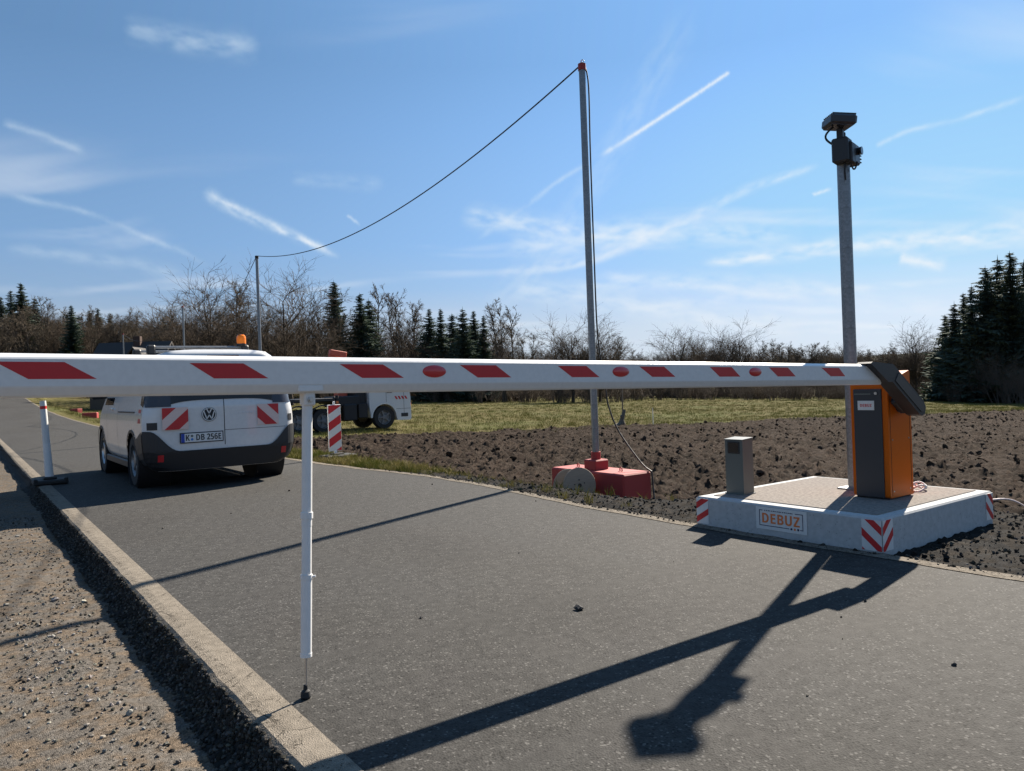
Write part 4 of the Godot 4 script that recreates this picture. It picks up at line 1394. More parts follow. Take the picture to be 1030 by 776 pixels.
	var pts := [Vector3(5.96, 0.30, -3.0), Vector3(6.05, 0.25, -2.98), Vector3(6.16, 0.243, -3.05), Vector3(6.22, 0.27, -3.15), Vector3(6.15, 0.30, -3.22), Vector3(6.08, 0.262, -3.16), Vector3(6.14, 0.243, -3.05), Vector3(6.30, 0.243, -3.10), Vector3(6.50, 0.243, -3.2), Vector3(6.57, 0.250, -3.22), Vector3(6.62, 0.14, -3.2), Vector3(6.68, land(6.68, 3.2) + 0.03, -3.15)]
	for k in 12:
		var u := 6.9 + 0.33 * k
		pts.append(Vector3(u, land(u, 3.0) + 0.06, -3.05 + 0.05 * sin(u * 3.0)))
	var cvv := Curve3D.new()
	for k in pts.size():
		var tg: Vector3 = (pts[mini(k + 1, pts.size() - 1)] - pts[maxi(k - 1, 0)]) / 6.0
		cvv.add_point(pts[k], -tg, tg)
	for k in 140: lpts.append(cvv.sample_baked(cvv.get_baked_length() * k / 139.0))
	ld.tube(lpts, 0.0065, 6)
	single("orange_lead", ld, mat(0.75, 0.20, 0.12, 0.5), "orange red power lead coiled behind the cabinet and trailing off the plinth", "cable")
	ld = MB.new()
	lpts = []
	for k in 60:
		var t := k / 59.0
		var u := 6.60 + 4.2 * t
		lpts.append(Vector3(u, land(u, 2.75 - 0.2 * t) + 0.10 * (1.0 - t) * (1.0 - t) + 0.05, -2.78 + 0.30 * t + 0.04 * sin(t * 11.0)))
	ld.tube(lpts, 0.008, 6)
	single("pale_lead", ld, mat(0.62, 0.52, 0.50, 0.5), "pale pinkish lead trailing right from the plinth over the soil", "cable")
	ld = MB.new()
	lpts = []
	for k in 50:
		var t := k / 49.0 * TAU * 2.2
		lpts.append(Vector3(6.20 + 0.075 * cos(t), 0.252 + 0.012 * t / 6.0 + 0.02 * sin(t * 1.7), -3.02 + 0.055 * sin(t)))
	ld.tube(lpts, 0.008, 6)
	single("coiled_lead", ld, mat(0.55, 0.55, 0.55, 0.5), "small coil of grey cable lying behind the orange cabinet", "cable")

# ---------------------------------------------------------------- temporary power line
func build_power_line() -> void:
	var tops := [Vector3(7.15, 5.64, -7.9), Vector3(7.67, 5.58, -24.1), Vector3(10.0, 6.25, -44.6), Vector3(10.4, 6.4, -66.6)]
	var names := ["tall galvanised cable pole standing in a red concrete block", "second cable pole, grey, rising behind the white van", "third cable pole with a red cap, farther up the road", "farthest cable pole, in front of the dark roofed house"]
	for k in 4:
		var tp: Vector3 = tops[k]
		var gy := -0.45 if k == 0 else land(tp.x, -tp.z) - 0.05
		var po := thing("cable_pole", names[k], "pole", Vector3(tp.x, gy, tp.z), 0.0, "temporary cable poles along the road")
		var H := tp.y - gy
		var s := MB.new()
		s.cyl(Vector3(0, 0.3, 0), Vector3(0, H, 0), 0.050, 0.046, 20)
		part("pole", s, M.galv, po)
		s = MB.new()
		s.cyl(Vector3(0, H - 0.06, 0), Vector3(0, H + 0.03, 0), 0.056, 0.056, 16)
		part("cap", s, M.block_red if k != 1 else M.rubber, po)
		if k == 0:
			s = MB.new()
			s.torus(Vector3(-0.02, H + 0.045, 0.03), Vector3(1, 0, 0), 0.03, 0.006, 14, 6)
			s.torus(Vector3(0.03, H + 0.045, -0.03), Vector3(0, 0, 1), 0.03, 0.006, 14, 6)
			part("hook", s, M.steel, po)
		s = MB.new()
		s.box(Vector3(0.03, 0.215, 0.02), Vector3(0.52, 0.44, 1.50), 0.02)
		var bl := part("base_block", s, M.block_red, po, "red painted concrete ballast block")
		s = MB.new()
		s.box(Vector3(0, 0.50, 0), Vector3(0.25, 0.15, 0.25), 0.015)
		s.cyl(Vector3(0, 0.57, 0), Vector3(0, 0.68, 0), 0.068, 0.068, 18)
		part("socket", s, M.block_red, po)
		for z in [-0.42, 0.46]:
			s = MB.new()
			s.torus(Vector3(0.03, 0.455, z), Vector3(1, 0, 0.3), 0.032, 0.008, 14, 6)
			part("lifting_eye", s, M.block_red, bl)
	# spans
	for k in 3:
		var a: Vector3 = tops[k]; var b: Vector3 = tops[k + 1]
		var s := MB.new()
		var pts := []
		var sag: float = [0.80, 1.5, 1.2][k]
		for j in 41:
			var t := j / 40.0
			pts.append(a.lerp(b, t) + Vector3(0, 0.03 - sag * 4.0 * t * (1.0 - t), 0))
		s.tube(pts, 0.011, 6)
		single("overhead_cable", s, M.cable, ["black cable slung from the tall pole to the second pole", "black cable slung from the second pole to the third", "thin black cable running on to the farthest pole"][k], "cable")
	# downlead
	var s := MB.new()
	var pts := []
	var tp: Vector3 = tops[0]
	var keys := [Vector3(0.05, 0.03, 0.0), Vector3(0.085, -0.25, 0.03), Vector3(0.06, -1.2, 0.045), Vector3(0.06, -2.6, 0.045), Vector3(0.07, -3.8, 0.05), Vector3(0.137, -4.45, 0.10), Vector3(0.15, -4.75, 0.12), Vector3(0.22, -5.15, 0.26), Vector3(0.27, -5.6, 0.66), Vector3(0.27, -5.66, 0.80), Vector3(0.25, -5.85, 0.83), Vector3(0.18, -6.06, 0.92)]
	var cv := Curve3D.new()
	for k in keys.size():
		var tg: Vector3 = (keys[mini(k + 1, keys.size() - 1)] - keys[maxi(k - 1, 0)]) / 6.0
		cv.add_point(tp + keys[k], -tg, tg)
	for k in 60: pts.append(cv.sample_baked(cv.get_baked_length() * k / 59.0))
	s.tube(pts, 0.011, 6)
	single("hanging_cable", s, M.cable, "black cable hanging down beside the tall pole over its red block", "cable")
	# cable drum leaning against the block
	var dr := thing("cable_drum", "empty wooden cable drum leaning on the red ballast block", "cable drum", Vector3(6.64, -0.42, -7.74), deg_to_rad(-16.0))
	var ax := Vector3(0, 0.10, 1).normalized()
	var c0 := Vector3(0, 0.245, 0)
	for k in 2:
		var c := c0 + ax * (0.09 if k == 0 else -0.13) + (Vector3.ZERO if k == 0 else Vector3(-0.05, -0.01, 0))
		s = MB.new()
		s.lathe(c, ax, [[0.028, -0.009], [0.235, -0.009], [0.240, -0.004], [0.240, 0.004], [0.235, 0.009], [0.028, 0.009], [0.028, -0.009]], 36)
		var fl := part("flange", s, M.ply, dr)
		s = MB.new()
		for j in 5:
			var t := TAU * j / 5.0 + 0.4
			var q := c + (Vector3(cos(t), sin(t), 0) * 0.075)
			s.cyl(q + ax * 0.004, q + ax * 0.0115, 0.009, 0.009, 8)
			s.cyl(q - ax * 0.004, q - ax * 0.0115, 0.009, 0.009, 8)
		part("bolts", s, M.rubber, fl)
	s = MB.new()
	s.cyl(c0 - ax * 0.125, c0 + ax * 0.083, 0.085, 0.085, 24)
	part("core", s, M.ply, dr)
	s = MB.new()
	s.cyl(c0 - ax * 0.12, c0 + ax * 0.0965, 0.030, 0.030, 16)
	part("axle_hole", s, M.black, dr)
	# two more blocks of the same kind farther up the road
	var q := 0
	for at in [Vector3(6.1, 0, -51.3), Vector3(6.9, 0, -66.0)]:
		s = MB.new()
		s.box(Vector3(0, 0.15, 0), Vector3(0.45, 0.36, 0.8), 0.03)
		var y := land(at.x, -at.z) - 0.03
		single("ballast_block", s, M.block_red, ["red concrete ballast block lying in the grass beside the road", "farthest red ballast block, on the bank at the bend"][q], "concrete block", Vector3(at.x, y, at.z), [1.2, 0.6][q])
		q += 1

# ---------------------------------------------------------------- van
const VP := [[0.24, 0.80], [0.30, 0.90], [0.38, 0.955], [0.50, 0.982], [0.62, 0.990], [0.74, 0.992], [0.86, 0.992], [0.98, 0.985], [1.06, 0.968], [1.14, 0.950], [1.28, 0.925], [1.42, 0.893], [1.56, 0.855], [1.66, 0.820], [1.72, 0.79], [1.765, 0.745], [1.798, 0.68], [1.82, 0.58], [1.834, 0.44], [1.842, 0.25], [1.846, 0.0]]

func van_half(y: float) -> float:
	for k in VP.size() - 1:
		if y <= VP[k + 1][0]: return lerpf(VP[k][1], VP[k + 1][1], clampf((y - VP[k][0]) / (VP[k + 1][0] - VP[k][0]), 0, 1))
	return 0.0

func van_rear(x: float, y: float) -> float:
	# z of the tail (0 = rearmost), negative is forwards
	var w := maxf(van_half(minf(y, 1.78)), 0.3)
	var f := clampf(absf(x) / w, 0.0, 1.0)
	var z := -0.03 * f * f - 0.13 * pow(f, 14.0)
	if y > 1.08: z -= (y - 1.08) * 0.20
	if y > 1.76: z -= 14.0 * pow(y - 1.76, 2.0)
	if y < 0.5: z -= 0.25 * (0.5 - y)
	return z

func van_nose(y: float) -> float:
	if y < 0.95: return -4.44 + 0.22 * pow(absf(y - 0.6) / 0.4, 2.0) * 0.5
	return -4.36 + (y - 0.95) * 0.95 + (0.25 * (y - 1.7) if y > 1.7 else 0.0)

func wheel(parent: Node3D, called: String, x: float, z: float, R: float, w: float, side: float, rim_m: Material) -> void:
	var wh := Node3D.new()
	wh.name = called
	parent.add_child(wh, true)
	wh.position = Vector3(x, R, z)
	var ax := Vector3(side, 0, 0)
	var s := MB.new()
	s.lathe(Vector3.ZERO, ax, [[R * 0.62, -w / 2], [R * 0.93, -w / 2], [R * 0.985, -w * 0.40], [R, -w * 0.22], [R, w * 0.22], [R * 0.985, w * 0.40], [R * 0.93, w / 2], [R * 0.62, w / 2], [R * 0.60, w * 0.3]], 40)
	part("tyre", s, M.rubber, wh)
	s = MB.new()
	s.lathe(Vector3.ZERO, ax, [[R * 0.62, w * 0.30], [R * 0.63, w * 0.46], [R * 0.60, w * 0.47], [R * 0.56, w * 0.36], [R * 0.5, w * 0.18], [0.0, w * 0.18]], 32)
	s.lathe(Vector3.ZERO, ax, [[R * 0.22, w * 0.18], [R * 0.20, w * 0.42], [R * 0.12, w * 0.45], [0.0, w * 0.45]], 20)
	for k in 5:
		var t := TAU * k / 5.0 + 0.3
		var d := Vector3(0, cos(t), sin(t))
		s.box(d * R * 0.38 + ax * w * 0.34, Vector3(w * 0.12, R * 0.42, R * 0.15), 0.008, Basis(Vector3(1, 0, 0), t))
	part("rim", s, rim_m, wh)

func build_van() -> void:
	var van := thing("delivery_van", "white delivery van seen from behind with striped warning panels and roof beacon", "van", Vector3(2.83, 0, -10.50))
	var zr := -0.92
	var zf := -3.68
	var WR := 0.355
	# body side skin
	var st := []
	for k in 64: st.append(k / 63.0)
	var rowsy := []
	var y := 0.24
	while y < 1.72: rowsy.append(y); y += 0.045
	for q in [1.72, 1.745, 1.765, 1.785, 1.80, 1.815, 1.825, 1.834, 1.840]: rowsy.append(q)
	var pos := func(f: float, yy: float, sd: float) -> Vector3:
		var w := van_half(yy)
		var z0: float = van_rear(w * 0.999, yy)
		var z1 := van_nose(yy)
		var z := lerpf(z0, z1, f)
		var dn: float = z - z1
		var k := 1.0
		if dn < 0.7: k = 1.0 - 0.30 * pow(1.0 - dn / 0.7, 2.4)
		return Vector3(sd * w * k, yy, z)
	var body := MB.new()
	for sd in [-1.0, 1.0]:
		for j in rowsy.size() - 1:
			for i in st.size() - 1:
				var a: Vector3 = pos.call(st[i], rowsy[j], sd)
				var b: Vector3 = pos.call(st[i + 1], rowsy[j], sd)
				var c: Vector3 = pos.call(st[i + 1], rowsy[j + 1], sd)
				var d: Vector3 = pos.call(st[i], rowsy[j + 1], sd)
				var m := (a + c) * 0.5
				if m.y < 0.9 and (Vector2(m.z - zr, m.y - WR).length() < 0.405 or Vector2(m.z - zf, m.y - WR).length() < 0.405): continue
				var e := 0.02
				var nn := func(p: Vector3) -> Vector3:
					var dw := (van_half(p.y + e) - van_half(p.y - e)) / (2 * e)
					return Vector3(sd, -dw, 0).normalized()
				if sd > 0: body.quad_n(a, b, c, d, nn.call(a), nn.call(b), nn.call(c), nn.call(d))
				else: body.quad_n(d, c, b, a, nn.call(d), nn.call(c), nn.call(b), nn.call(a))
	# roof cap
	for i in st.size() - 1:
		var a: Vector3 = pos.call(st[i], 1.840, -1.0); var b: Vector3 = pos.call(st[i + 1], 1.840, -1.0)
		var c: Vector3 = pos.call(st[i + 1], 1.840, 1.0); var d: Vector3 = pos.call(st[i], 1.840, 1.0)
		body.quad_n(a, d, c, b, Vector3.UP, Vector3.UP, Vector3.UP, Vector3.UP)
	# nose closing surface
	for j in rowsy.size() - 1:
		var a: Vector3 = pos.call(1.0, rowsy[j], -1.0); var b: Vector3 = pos.call(1.0, rowsy[j], 1.0)
		var c: Vector3 = pos.call(1.0, rowsy[j + 1], 1.0); var d: Vector3 = pos.call(1.0, rowsy[j + 1], -1.0)
		body.quad(d, c, b, a)
	part("body", body, M.body, van)
	# tail skin
	var tail := MB.new()
	var tp := func(f: float, yy: float) -> Vector3:
		var w := van_half(yy)
		var x := f * w
		return Vector3(x, yy, van_rear(x, yy))
	var fx := []
	for k in 31: fx.append(sin((k / 15.0 - 1.0) * PI * 0.5))
	for j in rowsy.size() - 1:
		for i in 30:
			var q := []
			var nq := []
			for e in [[fx[i], rowsy[j]], [fx[i + 1], rowsy[j]], [fx[i + 1], rowsy[j + 1]], [fx[i], rowsy[j + 1]]]:
				var p: Vector3 = tp.call(e[0], e[1])
				q.append(p)
				var dx := (van_rear(p.x + 0.01, p.y) - van_rear(p.x - 0.01, p.y)) / 0.02
				var dy := (van_rear(p.x, p.y + 0.01) - van_rear(p.x, p.y - 0.01)) / 0.02
				nq.append(Vector3(-dx, -dy, 1).normalized())
			tail.quad_n(q[0], q[1], q[2], q[3], nq[0], nq[1], nq[2], nq[3])
	var tg := part("tail_doors", tail, M.body, van)
	# a patch that follows the tail, proud of it by lift
	var patch := func(x0: float, x1: float, lo: Callable, hi: Callable, lift: float, nx: int, ny: int) -> MB:
		var mb := MB.new()
		for i in nx:
			for j in ny:
				var q := []
				for e in [[i, j], [i + 1, j], [i + 1, j + 1], [i, j + 1]]:
					var x := lerpf(x0, x1, float(e[0]) / nx)
					var yy := lerpf(lo.call(x), hi.call(x), float(e[1]) / ny)
					x = clampf(x, -van_half(yy) - 0.004, van_half(yy) + 0.004)
					q.append(Vector3(x, yy, van_rear(x, yy) + lift))
				mb.quad(q[0], q[1], q[2], q[3])
		return mb
	# door gaps
	part("door_gap", patch.call(-0.005, 0.005, func(_x): return 0.55, func(_x): return 1.76, 0.0015, 1, 30), M.black, tg)
	part("door_gap", patch.call(0.005, 0.84, func(_x): return 0.742, func(_x): return 0.748, 0.0015, 20, 1), M.plastic, tg)
	# bumper: black, climbing at the corners
	var bt := func(x: float) -> float: return 0.505 + 0.27 * pow(smoothstep(0.55, 0.93, absf(x)), 1.3)
	part("bumper", patch.call(-0.996, 0.996, func(_x): return 0.245, bt, 0.022, 48, 8), M.plastic, van, "black plastic rear bumper")
	# wrap of the bumper round the corner and black sills
	for sd in [-1.0, 1.0]:
		var sk := MB.new()
		for i in 14:
			for j in 6:
				var q := []
				for e in [[i, j], [i + 1, j], [i + 1, j + 1], [i, j + 1]]:
					var f: float = float(e[0]) / 14.0
					var hi := lerpf(0.775, 0.62, f)
					var yy := lerpf(0.245, hi, float(e[1]) / 6.0)
					var p: Vector3 = pos.call(f * 0.125, yy, sd)
					q.append(p + Vector3(sd * 0.012, 0, 0.018 * (1.0 - f)))
				var m: Vector3 = (q[0] + q[2]) * 0.5
				if Vector2(m.z - zr, m.y - WR).length() < 0.40: continue
				if sd > 0: sk.quad(q[0], q[1], q[2], q[3])
				else: sk.quad(q[3], q[2], q[1], q[0])
		part("bumper_corner", sk, M.plastic, van)
		var si := MB.new()
		si.box(Vector3(sd * 0.955, 0.285, (zr + zf) / 2), Vector3(0.05, 0.10, 1.92), 0.012)
		part("sill", si, M.plastic, van)
		# wheel arches and wells
		for z in [zr, zf]:
			var wl := MB.new()
			wl.lathe(Vector3(sd * 0.60, WR, z), Vector3(sd, 0, 0), [[0.42, 0.0], [0.425, 0.378]], 36)
			wl.cyl(Vector3(sd * 0.58, WR, z), Vector3(sd * 0.60, WR, z), 0.42, 0.42, 30)
			part("wheel_well", wl, M.black, van)
			var ar := MB.new()
			for k in 26:
				var t0 := PI * (-0.04 + 1.08 * k / 26.0); var t1 := PI * (-0.04 + 1.08 * (k + 1) / 26.0)
				var q := []
				for e in [[t0, 0.388], [t1, 0.388], [t1, 0.428], [t0, 0.428]]:
					var yy: float = WR + sin(e[0]) * e[1]
					q.append(Vector3(sd * (van_half(maxf(yy, 0.3)) + 0.008), yy, z + cos(e[0]) * e[1]))
				if sd > 0: ar.quad(q[0], q[1], q[2], q[3])
				else: ar.quad(q[3], q[2], q[1], q[0])
			part("wheel_arch", ar, M.plastic, van)
			wheel(van, "wheel", sd * 0.855, z, WR, 0.235, sd, M.steel if z == zf else M.galv)
		# side windows
		var wd := MB.new()
		for i in 10:
			var q := []
			for e in [[i, 0], [i + 1, 0], [i + 1, 1], [i, 1]]:
				var f: float = lerpf(0.60, 0.80, float(e[0]) / 10.0)
				var p: Vector3 = pos.call(f, [1.12, 1.62][e[1]], sd)
				q.append(p + Vector3(sd * 0.006, 0, 0))
			if sd > 0: wd.quad(q[0], q[1], q[2], q[3])
			else: wd.quad(q[3], q[2], q[1], q[0])
		part("side_window", wd, M.dark_glass, van)
		var mi := MB.new()
		mi.box(Vector3(sd * 1.06, 1.30, -3.40), Vector3(0.20, 0.17, 0.09), 0.03)
		mi.box(Vector3(sd * 0.95, 1.24, -3.40), Vector3(0.12, 0.04, 0.05), 0.01)
		part("wing_mirror", mi, M.plastic, van)
		# door handle and sliding rail
		var hd := MB.new()
		hd.box(Vector3(sd * 0.978, 1.06, -2.55), Vector3(0.03, 0.03, 0.2), 0.008)
		part("door_handle", hd, M.body, van)
		var rl := MB.new()
		rl.box(Vector3(sd * 0.976, 1.02, -1.35), Vector3(0.02, 0.022, 1.3), 0.004)
		part("slide_rail", rl, M.plastic, van)
		for z in [-2.05, -3.05]:
			var sm := MB.new()
			for j in 14:
				var y0 := 0.36 + j * 0.055
				var y1 := y0 + 0.055
				sm.quad(Vector3(sd * (van_half(y0) + 0.0015), y0, z + 0.004 * sd), Vector3(sd * (van_half(y0) + 0.0015), y0, z - 0.004 * sd), Vector3(sd * (van_half(y1) + 0.0015), y1, z - 0.004 * sd), Vector3(sd * (van_half(y1) + 0.0015), y1, z + 0.004 * sd))
			part("door_gap", sm, M.black, van)
		# side lamp cluster wrapping the corner
		var lt := MB.new()
		for i in 8:
			var q := []
			for e in [[i, 0], [i + 1, 0], [i + 1, 1], [i, 1]]:
				var f: float = float(e[0]) / 8.0
				var yy: float = [lerpf(1.085, 1.12, f), 1.235][e[1]]
				var p: Vector3 = pos.call(f * 0.045, yy, sd)
				q.append(p + Vector3(sd * 0.006, 0, 0.010 * (1.0 - f)))
			if sd > 0: lt.quad(q[0], q[1], q[2], q[3])
			else: lt.quad(q[3], q[2], q[1], q[0])
		part("tail_lamp_side", lt, M.smoke_lens, van)
		part("tail_lamp", patch.call(sd * 0.95 if sd < 0 else 0.66, -0.66 if sd < 0 else 0.95, func(_x): return 1.085, func(_x): return 1.235, 0.010, 12, 3), M.smoke_lens, van)
		# lower reflectors
		part("reflector", patch.call(sd * 0.80 - 0.035, sd * 0.80 + 0.035, func(_x): return 0.375, func(_x): return 0.465, 0.026, 2, 1), M.red_lens, van)
	# black trim between the lamps, its lower edge sagging in the middle
	part("tail_trim", patch.call(-0.66, 0.66, func(x): return 1.115 + 0.045 * (1.0 - pow(absf(x) / 0.66, 4.0)), func(_x): return 1.245, 0.008, 24, 3), M.plastic, van)
	part("rear_window", patch.call(-0.70, 0.70, func(_x): return 1.26, func(_x): return 1.66, 0.008, 24, 8), M.dark_glass, van)
	part("brake_lamp", patch.call(-0.16, 0.26, func(_x): return 1.742, func(_x): return 1.758, 0.006, 10, 1), mat(0.10, 0.01, 0.01, 0.2), van)
	# striped panels
	for p in [[-0.775, 0.785, 0.315, 0.285, 1.0], [0.44, 0.785, 0.30, 0.285, -1.0]]:
		var zc: float = van_rear(p[0] + p[2] / 2, 0.93)
		var slope_b := Basis(Vector3.UP, -0.05 if p[0] < 0 else 0.05)
		var base := MB.new()
		var exx := slope_b * Vector3(1, 0, 0)
		var oo := Vector3(p[0], p[1], zc) + (Vector3(0, 0, 0.014))
		oo -= exx * 0.0
		var w: float = p[2]; var h: float = p[3]
		base.plate(oo, exx, Vector3.UP, rect(0, 0, w, h), 0.002)
		var wp := part("warning_panel", base, M.pale_film, van, "square red and pale striped warning panel")
		for bd in [[-0.18, -0.02 + 0.0], [0.13 - 0.0, 0.30]]:
			var poly: PackedVector2Array
			var k: float = h / w
			poly = PackedVector2Array([Vector2(-w, bd[0] - k * w), Vector2(2 * w, bd[0] + 2 * k * w), Vector2(2 * w, bd[1] + 2 * k * w), Vector2(-w, bd[1] - k * w)])
			if p[4] < 0:
				for j in 4: poly[j].x = w - poly[j].x
			if Geometry2D.is_polygon_clockwise(poly): poly.reverse()
			for q in Geometry2D.intersect_polygons(poly, rect(0.001, 0.001, w - 0.001, h - 0.001)):
				var s2 := MB.new()
				s2.plate(oo + exx.cross(Vector3.UP) * 0.0018, exx, Vector3.UP, q, 0.0014)
				part("stripe", s2, M.red_film, wp)
	# side marker panel
	var sp := MB.new()
	for i in 4:
		var q := []
		for e in [[i, 0], [i + 1, 0], [i + 1, 1], [i, 1]]:
			var f: float = lerpf(0.022, 0.062, e[0] / 4.0)
			q.append(pos.call(f, [0.88, 1.06][e[1]], -1.0) + Vector3(-0.004, 0, 0))
		sp.col = Color(1, 1, 1) if i % 2 == 0 else Color(1.5, 14.0, 14.0)
		sp.quad(q[3], q[2], q[1], q[0])
	part("side_panel", sp, M.red_film, van)
	# socket cover at the tail corner
	part("charge_cover", patch.call(-0.945, -0.83, func(_x): return 0.79, func(_x): return 0.885, 0.006, 4, 1), M.plastic, van)
	part("charge_cover", patch.call(0.88, 0.955, func(_x): return 0.83, func(_x): return 0.92, 0.006, 4, 1), M.plastic, van)
	# number plate
	var plz := van_rear(-0.29, 0.667) + 0.006
	var s := MB.new()
	s.box(Vector3(-0.295, 0.667, plz), Vector3(0.548, 0.138, 0.012), 0.003)
	var pt := part("plate_holder", s, M.black, van)
	s = MB.new()
	s.box(Vector3(-0.295, 0.667, plz + 0.007), Vector3(0.522, 0.113, 0.004), 0.001)
	var np := part("number_plate", s, M.white_film, van, "white number plate lettered K DB 256E")
	s = MB.new()
	s.box(Vector3(-0.534, 0.667, plz + 0.0098), Vector3(0.042, 0.112, 0.002), 0.0)
	part("country_band", s, M.plate_blue, np)
	text("lettering", "K", 0.108, M.black, np, Vector3(-0.478, 0.667, plz + 0.0095), 0.0, 0.002, 0.85)
	text("lettering", "DB 256E", 0.108, M.black, np, Vector3(-0.212, 0.667, plz + 0.0095), 0.0, 0.002, 0.80)
	for yy in [0.645, 0.690]:
		s = MB.new()
		s.cyl(Vector3(-0.421, yy, plz + 0.009), Vector3(-0.421, yy, plz + 0.0115), 0.016, 0.016, 14)
		part("seal", s, M.sky_blue_print if yy < 0.66 else M.grey_box, np)
	# round emblem: ring with a V over a W
	var lz := van_rear(-0.198, 0.963) + 0.005
	var lc := Vector3(-0.195, 0.963, lz)
	s = MB.new()
	s.cyl(lc, lc + Vector3(0, 0, 0.006), 0.094, 0.094, 40)
	var em := part("emblem", s, M.black, van, "round black emblem with white letters V over W")
	s = MB.new()
	var lo := lc + Vector3(0, 0, 0.005)
	var bar := func(a: Vector2, b: Vector2, w: float) -> void:
		var d := (b - a).normalized()
		var n2 := Vector2(d.y, -d.x) * w * 0.5
		s.plate(lo, Vector3(1, 0, 0), Vector3.UP, PackedVector2Array([a + n2, b + n2, b - n2, a - n2]), 0.004)
	bar.call(Vector2(-0.030, 0.072), Vector2(0.0, 0.012), 0.0135)
	bar.call(Vector2(0.030, 0.072), Vector2(0.0, 0.012), 0.0135)
	bar.call(Vector2(-0.066, 0.042), Vector2(-0.031, -0.062), 0.0135)
	bar.call(Vector2(-0.031, -0.062), Vector2(0.0, -0.006), 0.0135)
	bar.call(Vector2(0.0, -0.006), Vector2(0.031, -0.062), 0.0135)
	bar.call(Vector2(0.031, -0.062), Vector2(0.066, 0.042), 0.0135)
	part("letters", s, M.white_film, em)
	s = MB.new()
	s.torus(lc + Vector3(0, 0, 0.006), Vector3(0, 0, 1), 0.084, 0.006, 40, 6)
	part("ring", s, M.white_film, em)
	# faint chrome lettering strip on the right door
	s = MB.new()
	for k in 7: s.box(Vector3(0.16 + k * 0.05, 0.965, van_rear(0.3, 0.965) + 0.001), Vector3(0.034, 0.026, 0.003), 0.001)
	part("badge", s, mat(0.62, 0.62, 0.63, 0.3), van)
	# underbody
	s = MB.new()
	s.box(Vector3(0, 0.30, -2.25), Vector3(1.30, 0.16, 4.0), 0.04)
	part("underbody", s, M.black, van)
	# roof bars and beacon
	for z in [-0.95, -2.0]:
		s = MB.new()
		s.box(Vector3(-0.06, 1.915, z), Vector3(1.30, 0.035, 0.06), 0.012)
		var rb := part("roof_bar", s, M.galv, van)
		for x in [-0.70, 0.58]:
			s = MB.new()
			s.box(Vector3(x, 1.875, z), Vector3(0.11, 0.14, 0.11), 0.02)
			part("foot", s, M.plastic, rb)
	s = MB.new()
	s.box(Vector3(-0.05, 1.857, -0.80), Vector3(0.06, 0.035, 0.16), 0.01)
	part("antenna", s, M.black, van)
	s = MB.new()
	s.cyl(Vector3(0.54, 1.93, -0.95), Vector3(0.54, 1.965, -0.95), 0.075, 0.072, 24)
	var be := part("beacon_base", s, M.black, van)
	s = MB.new()
	s.lathe(Vector3(0.54, 1.965, -0.95), Vector3.UP, [[0.066, 0.0], [0.066, 0.085], [0.060, 0.115], [0.042, 0.134], [0.0, 0.140]], 24)
	part("beacon_dome", s, M.amber, be, "amber rotating beacon dome")

